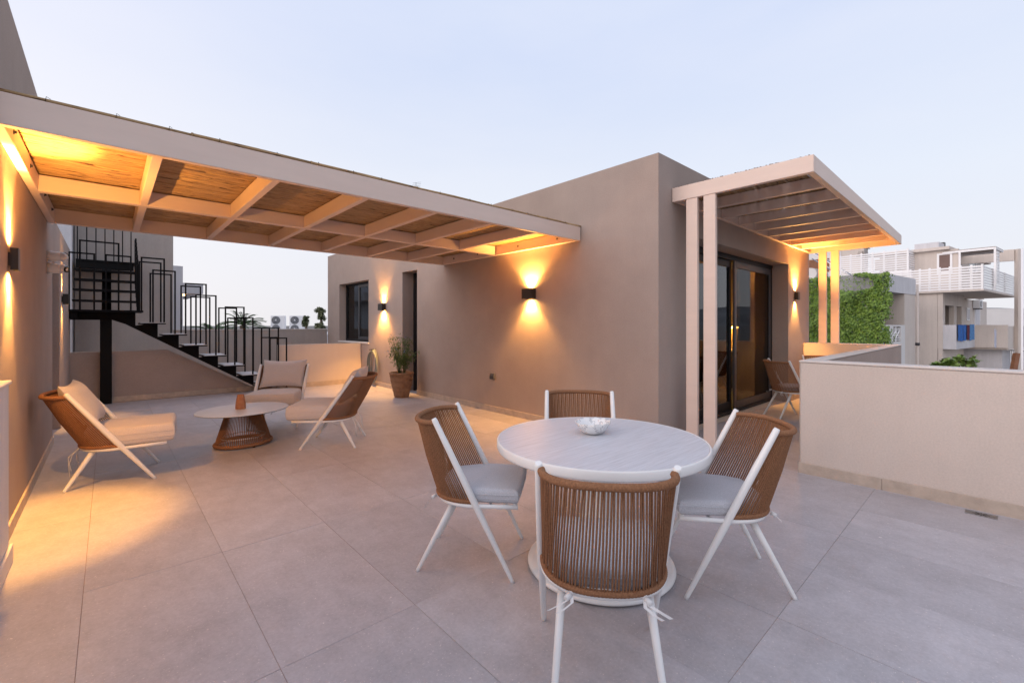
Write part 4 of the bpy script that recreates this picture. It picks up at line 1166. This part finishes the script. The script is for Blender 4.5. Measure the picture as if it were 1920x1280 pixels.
# --- apartment house
ah = empty('apartment_house', tuple(Pt(uK, vK, GZ)), label='pale beige apartment house with balconies and roof terrace on the right', cat='house')
zs0 = 1.42+(610-545)*21/831
b = MB(); bx(b, uK-.05, uRr, vK-.05, vK+2.6, zs0, z0r-.02); bx(b, uK-.05, uRr, vK+2.6, vRl, zs0+.02, z0r-.02); b.build('terrace_slab', M['bbeige'], ah)
u1 = uK+.12
v68, _ = on_u(1768, 560, u1); v28, _ = on_u(1722, 560, u1); v93, zbt = on_u(1793, 609, u1); _, zbb = on_u(1793, 655, u1)
u07, _ = on_v(1807, 560, v68)
o1a, zo1 = on_v(1772, 572, v68); o1b, zo0 = on_v(1789, 608, v68); o2a, _ = on_v(1793.5, 572, v68); o2b, _ = on_v(1803, 572, v68)
zA = zs0-.004; zw = zs0
b = MB()
bx(b, u1, u1+.2, v68+.2, v28+1.2, GZ, zA)                 # left face
bx(b, u1, o1a, v68, v68+.19, zbb, zA); bx(b, o1a, u07, v68, v68+.19, zo1, zA-.001); bx(b, o1b, o2a, v68, v68+.19, zbb, zo1-.001); bx(b, o2b, u07, v68, v68+.19, zbb, zo1-.001)
bx(b, u1, u07, v68+.01, v68+.18, GZ, zbb-.003)
b.build('wall', M['bbeige'], ah)
b = MB(); bx(b, u1+.21, u07, v68+1.3, v68+1.4, GZ, zA-.01); b.build('loggia_wall', M['bbrown'], ah)
u50, _ = on_v(1850, 560, v68+.6)
b = MB(); bx(b, u07+.003, u50, v68+.6, v68+3.5, GZ, zA-.012); b.build('door_wall', M['bbeige'], ah)
# balconies
b = MB(); ub1, _ = on_v(1828, 609, v93)
bx(b, u1, ub1, v93, v93+.15, zbb, zbt); bx(b, u1+.003, u1+.15, v93+.15, v68-.003, zbb, zbt-.002); bx(b, u1+.15, ub1, v93+.15, v68-.003, zbb, zbb+.2)
b.build('balcony', M['bgrey'], ah)
w_, zr_ = on_v(1853, 612, v93-1.5); 
b = MB(); bx(b, ub1+.003, ub1+.15, v93-1.2, v93+3, zbb, zbt); bx(b, ub1+.153, ub1+9, v93-1.2, v93-1.05, zbb-.1, zbt-.06); bx(b, ub1+.153, ub1+9, v93-1.04, v93+.6, zbb-.1, zbb+.1)
b.build('balcony', M['bbeige'], ah)
b = MB(); bx(b, ub1+.8, ub1+3.2, v93-.9, v93+3, GZ, zbb-.103); b.build('lower_wall', M['bgrey'], ah)
# doors and windows under the slab
def door_win(px0, px1, py0, py1, vp, frame, pane, name='balcony_door'):
    ua, zt_ = on_v(px0, py0, vp); ub, zb_ = on_v(px1, py1, vp)
    f_ = MB(); t_ = .07
    bx(f_, ua, ua+t_, vp-.05, vp-.002, zb_, zt_); bx(f_, ub-t_, ub, vp-.05, vp-.002, zb_, zt_); bx(f_, ua+t_, ub-t_, vp-.05, vp-.002, zt_-t_, zt_); bx(f_, ua+t_, ub-t_, vp-.05, vp-.002, zb_, zb_+t_)
    k = child_abs(f_.build(name, frame, ah), ah)
    p_ = MB(); bx(p_, ua+t_, ub-t_, vp-.03, vp-.012, zb_+t_, zt_-t_); p_.build('pane', pane, k)
door_win(1826, 1836, 578, 628, v68+.6, M['slat'], M['bgrey'])
door_win(1811, 1816.5, 577, 601, v68+.6, M['slat'], M['bgrey'], 'window')
# upper house
uH = uK+2.2
vH, _ = on_u(1797, 500, uH); vHl, _ = on_u(1735, 500, uH)
uH2, _ = on_v(1870, 490, vH)
zH = on_u(1797, 466, uH)[1]
b = MB(); bx(b, uH, uH+.2, vH, vHl+2, z0r-.02, zH); bx(b, uH+.203, uH2, vH+.6, vH+.8, z0r-.02, zH-.02); b.build('upper_wall', M['bbeige'], ah)
b = MB(); bx(b, uH-.25, uH2+.1, vH+.3, vHl+2.2, zH+.003, zH+.16); b.build('upper_roof', M['bbeige'], ah)
def win_u(px0, px1, py0, py1, up, frame, pane):
    va_, zt_ = on_u(px0, py0, up); vb_, zb_ = on_u(px1, py1, up)
    f_ = MB(); t_ = .09; lo_, hi_ = min(va_,vb_), max(va_,vb_)
    bx(f_, up-.05, up-.002, lo_, lo_+t_, zb_, zt_); bx(f_, up-.05, up-.002, hi_-t_, hi_, zb_, zt_); bx(f_, up-.05, up-.002, lo_+t_, hi_-t_, zt_-t_, zt_); bx(f_, up-.05, up-.002, lo_+t_, hi_-t_, zb_, zb_+t_)
    k = child_abs(f_.build('window', frame, ah), ah)
    p_ = MB(); bx(p_, up-.03, up-.012, lo_+t_, hi_-t_, zb_+t_, zt_-t_); p_.build('pane', pane, k)
win_u(1757, 1786, 476, 512, uH, M['slat'], M['wpane'])
door_win(1815, 1828, 476, 512, vH+.6, M['slat'], M['bpane'], 'terrace_door'); door_win(1828.5, 1841, 478, 512, vH+.6, M['slat'], M['bwhite'], 'terrace_door')
# white pergola of the upper terrace
wp = empty('roof_pergola', tuple(Pt(uH, vH, z0r)), label='thin white canopy frame over the upper terrace door', cat='pergola')
zc_ = on_u(1868, 463, uH-.05)[1]; vS, _ = on_u(1868, 463, uH-.05)
b = MB(); bx(b, uH-.10, uH-.02, vS, vH+.59, zc_-.10, zc_); bx(b, uH+1.75, uH+1.83, vS+.003, vH+.59, zc_-.10, zc_-.003); bx(b, uH-.017, uH+1.747, vS, vS+.08, zc_-.10, zc_-.004); b.build('frame', M['slat'], wp)
b = MB(); bx(b, uH-.06, uH+1.8, vS+.02, vH+.58, zc_+.002, zc_+.04); b.build('canopy', M['bbrown'], wp)
b = MB(); bx(b, uH-.10, uH-.02, vS, vS+.08, z0r, zc_-.103); b.build('post', M['slat'], wp)
b = MB(); bx(b, uH-.10, uH-.02, vH-.1, vH-.02, z0r, zc_-.103); b.build('post', M['slat'], wp)
for i in range(20):
    zz = z0r+.3+i*.155
    if zz+.12 < zc_-.1:
        b = MB(); bx(b, uH-.017, uH+.55, vS-.03, vS-.003, zz, zz+.12); b.build('slat', M['slat'], wp)
rb = empty('roof_box', tuple(Pt(uH+.6, vH+1, zH)), label='grey metal box standing on the upper house roof', cat='box')
b = MB(); bx(b, uH+.2, uH+1.3, vH+.8, vH+1.8, zH+.165, zH+.50); b.build('casing', M['bgrey'], rb); b = MB(); bx(b, uH+1.32, uH+1.6, vH+.8, vH+1.2, zH+.165, zH+.6); b.build('vent', M['alug'], rb)
# wall air conditioner
ua, za = on_v(1826, 580, v68+.6)
p = Pt(ua, v68+.42, za); ac_unit((p.x, p.y, p.z), UA, 'small white air conditioner bracketed under the terrace slab', [(-.12,.33,.20)], w=.82, h=.60, d=.32)
# laundry on the balcony front
def cloth(pxa, pxb, pya, pyb, label, m):
    ua, zt_ = on_v(pxa, pya, v93); ub, zb_ = on_v(pxb, pyb, v93)
    b = MB(); n = 14; vs = []
    ph = R.uniform(0,6)
    for i in range(n+1):
        u = i/n; uu = ua+(ub-ua)*u
        for k, zz in enumerate((zt_, (zt_+zb_)/2, zb_)):
            dv = -.05-.02*math.sin(ph+u*9)*(.4+.6*k/2)
            vs.append(Pt(uu, v93+dv, zz+.03*math.sin(ph+u*4)*(k == 2)))
    fs = [(i*3+k, (i+1)*3+k, (i+1)*3+k+1, i*3+k+1) for i in range(n) for k in (0,1)]
    b.add(vs, fs, True)
    b.add([Pt(ua, v93-.05, zt_), Pt(ub, v93-.05, zt_), Pt(ub, v93+.2, zt_+.01), Pt(ua, v93+.2, zt_+.01)], [(0,1,2,3)])
    o = b.build('towel', m); tag(o, label, 'towel', 'laundry on the balcony')
cloth(1793.5, 1803, 609, 639, 'wide bright blue towel, leftmost on the balcony front', M['blue1'])
cloth(1803.2, 1810, 609, 637, 'narrow blue towel next to the dark red one', M['blue1'])
cloth(1809.8, 1816, 609, 636, 'dark red and navy towel hanging among the blue ones', M['red1'])
cloth(1816.3, 1824, 608, 637, 'pale sky blue towel, rightmost of the hanging row', M['blue2'])
# pale cloth on the next balcony
u2, zt2 = on_v(1862, 617, v93-1.2); 
b = MB(); vs = []
for i in range(9):
    for k in range(3): vs.append(Pt(u2+.045*i, v93-1.24-.02*math.sin(i), zt2-.42*k+.05*math.sin(i*.7)))
b.add(vs, [(i*3+k, (i+1)*3+k, (i+1)*3+k+1, i*3+k+1) for i in range(8) for k in (0,1)], True)
tag(b.build('hanging_cloth', M['pale']), 'pale lilac cloth hanging alone on the farther balcony', 'cloth', 'laundry on the balcony')
# portal frame at the right edge
pf = empty('portal_frame', tuple(cam_at(1908, 700, 22)), label='tall beige concrete portal post and beam at the right edge', cat='post')
a_ = cam_at(1909, 467, 24); b_ = cam_at(1800, 467, 25.5)
MB().tube([(a_.x,a_.y,GZ),(a_.x,a_.y,a_.z)], .14, 4, smooth=False).build('post', M['bbeige'], pf)
b = MB(); dirv = (b_-a_); dirv.z = 0; dirv.normalize(); nn = Vector((-dirv.y, dirv.x, 0))*.1; e_ = a_+dirv*6
zt_ = a_.z; zb_ = a_.z-.62
q = [a_+nn+dirv*.15, a_-nn+dirv*.15, e_-nn, e_+nn]
b.add([(p.x,p.y,zb_) for p in q]+[(p.x,p.y,zt_-.003) for p in q], [(0,1,2,3),(7,6,5,4),(0,4,5,1),(1,5,6,2),(2,6,7,3),(3,7,4,0)])
b.build('beam', M['bbeige'], pf, fix=True)
lp = cam_at(1916.5, 690, 16); lo2 = empty('white_pole', (lp.x, lp.y, GZ), label='thin white pole standing just right of the concrete portal', cat='pole')
MB().tube([(lp.x,lp.y,GZ),(lp.x,lp.y,cam_at(1916,466,16).z)], .03, 8).build('mast', M['slat'], lo2)
# railing and boards low at the right
rg = empty('street_railing', tuple(cam_at(1890, 690, 26)), label='thin grey metal railing low at the right edge below the balcony', cat='railing')
a_ = cam_at(1870, 655, 26); b_ = cam_at(1935, 659, 24); zt_, zb_ = a_.z, a_.z-1.0
bb = MB().tube([(a_.x,a_.y,zt_),(b_.x,b_.y,zt_)], .03, 6); bb.build('top_rail', M['alug'], rg)
for i in range(22):
    p = a_.lerp(b_, i/21); MB().tube([(p.x,p.y,zb_),(p.x,p.y,zt_)], .012, 5).build('bar', M['alug'], rg)
wl = empty('garden_wall', tuple(cam_at(1890, 700, 26.5)), label='low brown garden wall below the grey railing', cat='wall')
dirv = (b_-a_); dirv.z = 0; nn = Vector((-dirv.y, dirv.x, 0)).normalized()*.12
q = [a_-dirv*.2+nn, a_-dirv*.2-nn, b_-nn, b_+nn]
bq = MB(); bq.add([(p.x,p.y,GZ) for p in q]+[(p.x,p.y,zb_-.003) for p in q], [(0,1,2,3),(7,6,5,4),(0,4,5,1),(1,5,6,2),(2,6,7,3),(3,7,4,0)]); bq.build('wall', M['bbrown'], wl, fix=True)
a_ = cam_at(1900, 684, 23); c_ = cam_at(1906, 662, 23.4)
bd = empty('leaning_board', tuple(a_), label='brown wooden board leaning at the foot of the concrete portal', cat='board')
MB().tube([(a_.x,a_.y,a_.z-.3), (c_.x,c_.y,c_.z)], .14, 4, smooth=False, flat=.25).build('board', M['wood'], bd)
# shrub behind the right parapet
def bush(px, py, s, wpx, label):
    c = cam_at(px, py, s); r = wpx/831*s/2
    o = empty('shrub', (c.x, c.y, GZ), label=label, cat='shrub', group='shrubs behind the right parapet')
    MB().tube([(c.x,c.y,GZ),(c.x,c.y,c.z-r*.4)], [.08,.03], 6).build('stem', M['bark'], o)
    f_ = MB(); 
    for _ in range(7): leaf_cloud(f_, Vector((c.x+R.uniform(-.6,.6)*r, c.y+R.uniform(-.6,.6)*r, c.z-R.uniform(.2,1.0)*r*.8)), r*.40, r*.40, r*.34, 34, .010*s, .0042*s)
    tag(f_.build('foliage', M['leafy'], o), kind='stuff')
bush(1782, 674, 15, 22, 'light green shrub top, left one above the right parapet')
bush(1812, 669, 15, 34, 'bigger light green shrub top above the right parapet')
bush(1757, 683, 15, 12, 'tiny green shrub tip just above the right parapet')
# solar water heater left of the screen
sp_ = empty('solar_panel', tuple(cam_at(1560, 505, 27)), label='blue tilted solar panel on the roof between the pergola posts', cat='solar panel')
pa, pb_ = cam_at(1522, 470, 28), cam_at(1600, 517, 26)
up_ = Vector((0,0,.22)); sd_ = Vector((ux,uy,0))*2.2
for k in range(2):
    o_ = up_*(k*-2.1)
    MB().add([pa+o_, pb_+o_, pb_+o_+sd_-Vector((0,0,.3)), pa+o_+sd_-Vector((0,0,.3))]+[p_+Vector((0,0,-.06)) for p_ in (pa+o_, pb_+o_, pb_+o_+sd_-Vector((0,0,.3)), pa+o_+sd_-Vector((0,0,.3)))], [(0,1,2,3),(7,6,5,4),(0,4,5,1),(1,5,6,2),(2,6,7,3),(3,7,4,0)]).build('panel', M['solar'], sp_, fix=True)
MB().tube([tuple(pa-Vector((0,0,.1))), tuple(pb_-Vector((0,0,.1)))], .03, 6).build('frame', M['slat'], sp_)
tk = empty('water_tank', tuple(cam_at(1535, 520, 29)), label='white rooftop water tank seen left of the first far post', cat='tank')
c = cam_at(1530, 515, 29); MB().tube([c+Vector((ux,uy,0))*-.9, c+Vector((ux,uy,0))*.9], .38, 16).build('drum', M['bwhite'], tk)
hb = empty('far_house', tuple(cam_at(1532, 540, 45)), label='far pale house with brick coloured loggia between wall and pergola post', cat='house')
c = cam_at(1530, 486, 45); b = MB(); b.box(c.x-2.2, c.x+3.5, c.y-2.5, c.y+3, GZ, c.z+.5); b.build('wall', M['bwhite'], hb)
b = MB(); b.box(c.x-2.22, c.x-2.202, c.y-1.6, c.y+.2, c.z-1.6, c.z-.3); b.build('loggia', M['wood'], hb)
hs2 = empty('roof_house', tuple(cam_at(1600, 500, 40)), label='pale rooftop storey peeking above the privacy screen', cat='house')
c = cam_at(1600, 468, 42); b = MB(); b.box(c.x-1.2, c.x+.6, c.y-1, c.y+2, GZ, c.z); b.build('wall', M['bbeige'], hs2); b = MB(); b.box(c.x-1.35, c.x+.75, c.y-1.15, c.y+2.1, c.z+.003, c.z+.15); b.build('roof', M['bwhite'], hs2)
for px, py, lab in ((1618, 482, 'thin black aerial on the roof behind the privacy screen'), (1637, 486, 'small tilted aerial right of the taller one on the roof')):
    p = cam_at(px, py, 33); o = empty('roof_antenna', (p.x, p.y, 2.0), label=lab, cat='antenna')
    b = MB().tube([(p.x,p.y,2.0),(p.x,p.y,p.z+.45)], .02, 5)
    for q in range(5): b.tube([(p.x+RX*(-.5+.04*q), p.y+RY*(-.5+.04*q), p.z+.05+.09*q),(p.x+RX*(.5-.05*q), p.y+RY*(.5-.05*q), p.z+.12+.08*q)], .012, 4)
    b.build('aerial', M['alu'], o)
# white long building far off
wh = empty('white_warehouse', tuple(cam_at(1880, 612, 85)), label='long low white building far behind the concrete portal', cat='building')
a_ = cam_at(1835, 586, 90); b_ = cam_at(1990, 586, 75)
dirv = b_-a_; dirv.z = 0; nn = Vector((-dirv.y, dirv.x, 0)).normalized()
if nn.x*FX+nn.y*FY < 0: nn = -nn
q = [a_, b_, b_+nn*12, a_+nn*12]
bq = MB(); bq.add([(p.x,p.y,GZ) for p in q]+[(p.x,p.y,a_.z) for p in q], [(0,1,2,3),(7,6,5,4),(0,4,5,1),(1,5,6,2),(2,6,7,3),(3,7,4,0)]); bq.build('wall', M['bwhite'], wh, fix=True)
for i in range(6):
    p0 = a_.lerp(b_, (i+.12)/6)-nn*.03; p1 = a_.lerp(b_, (i+.9)/6)-nn*.03
    bq = MB(); bq.quad((p0.x,p0.y,a_.z-1.4),(p1.x,p1.y,a_.z-1.4),(p1.x,p1.y,a_.z-.5),(p0.x,p0.y,a_.z-.5)); bq.quad((p1.x,p1.y,a_.z-1.4),(p1.x+nn.x*.02,p1.y+nn.y*.02,a_.z-1.4),(p1.x+nn.x*.02,p1.y+nn.y*.02,a_.z-.5),(p1.x,p1.y,a_.z-.5)); bq.build('window', M['bbrown'], wh)
q = [a_-nn*.4-dirv.normalized()*.4, b_-nn*.4, b_+nn*12.4, a_+nn*12.4]
bq = MB(); bq.add([(p.x,p.y,a_.z+.003) for p in q]+[(p.x,p.y,a_.z+.3) for p in q], [(0,1,2,3),(7,6,5,4),(0,4,5,1),(1,5,6,2),(2,6,7,3),(3,7,4,0)]); bq.build('roof', M['bwhite'], wh, fix=True)
# hills
hl = MB(); n = 160; vs = []
for j in range(8):
    for i in range(n+1):
        a = HEAD+rad(-75+150*i/n); rr = 5200+j*500
        x_, y_ = rr*math.cos(a), rr*math.sin(a)
        hgt = (230+140*mnoise.noise(Vector((i*.06,.3,0)))+60*mnoise.noise(Vector((i*.23,j*.5,4))))*math.sin(math.pi*min(1,(j+.0)/5)*.5 if j < 5 else math.pi*.5)
        right = max(0, min(1, (HEAD-a-rad(25))/rad(20)))
        vs.append((x_, y_, -8+max(0,hgt)*right*1.0))
hl.add(vs, [(j*(n+1)+i, j*(n+1)+i+1, (j+1)*(n+1)+i+1, (j+1)*(n+1)+i) for j in range(7) for i in range(n)], True)
tag(hl.build('hills', M['hill']), kind='structure')
gg = MB().quad((-9000,-9000,-6.64),(9000,-9000,-6.64),(9000,9000,-6.64),(-9000,9000,-6.64)).build('ground', M['street']); tag(gg, kind='structure')

for o in D.objects:
    if '_abs' in o: del o['_abs']
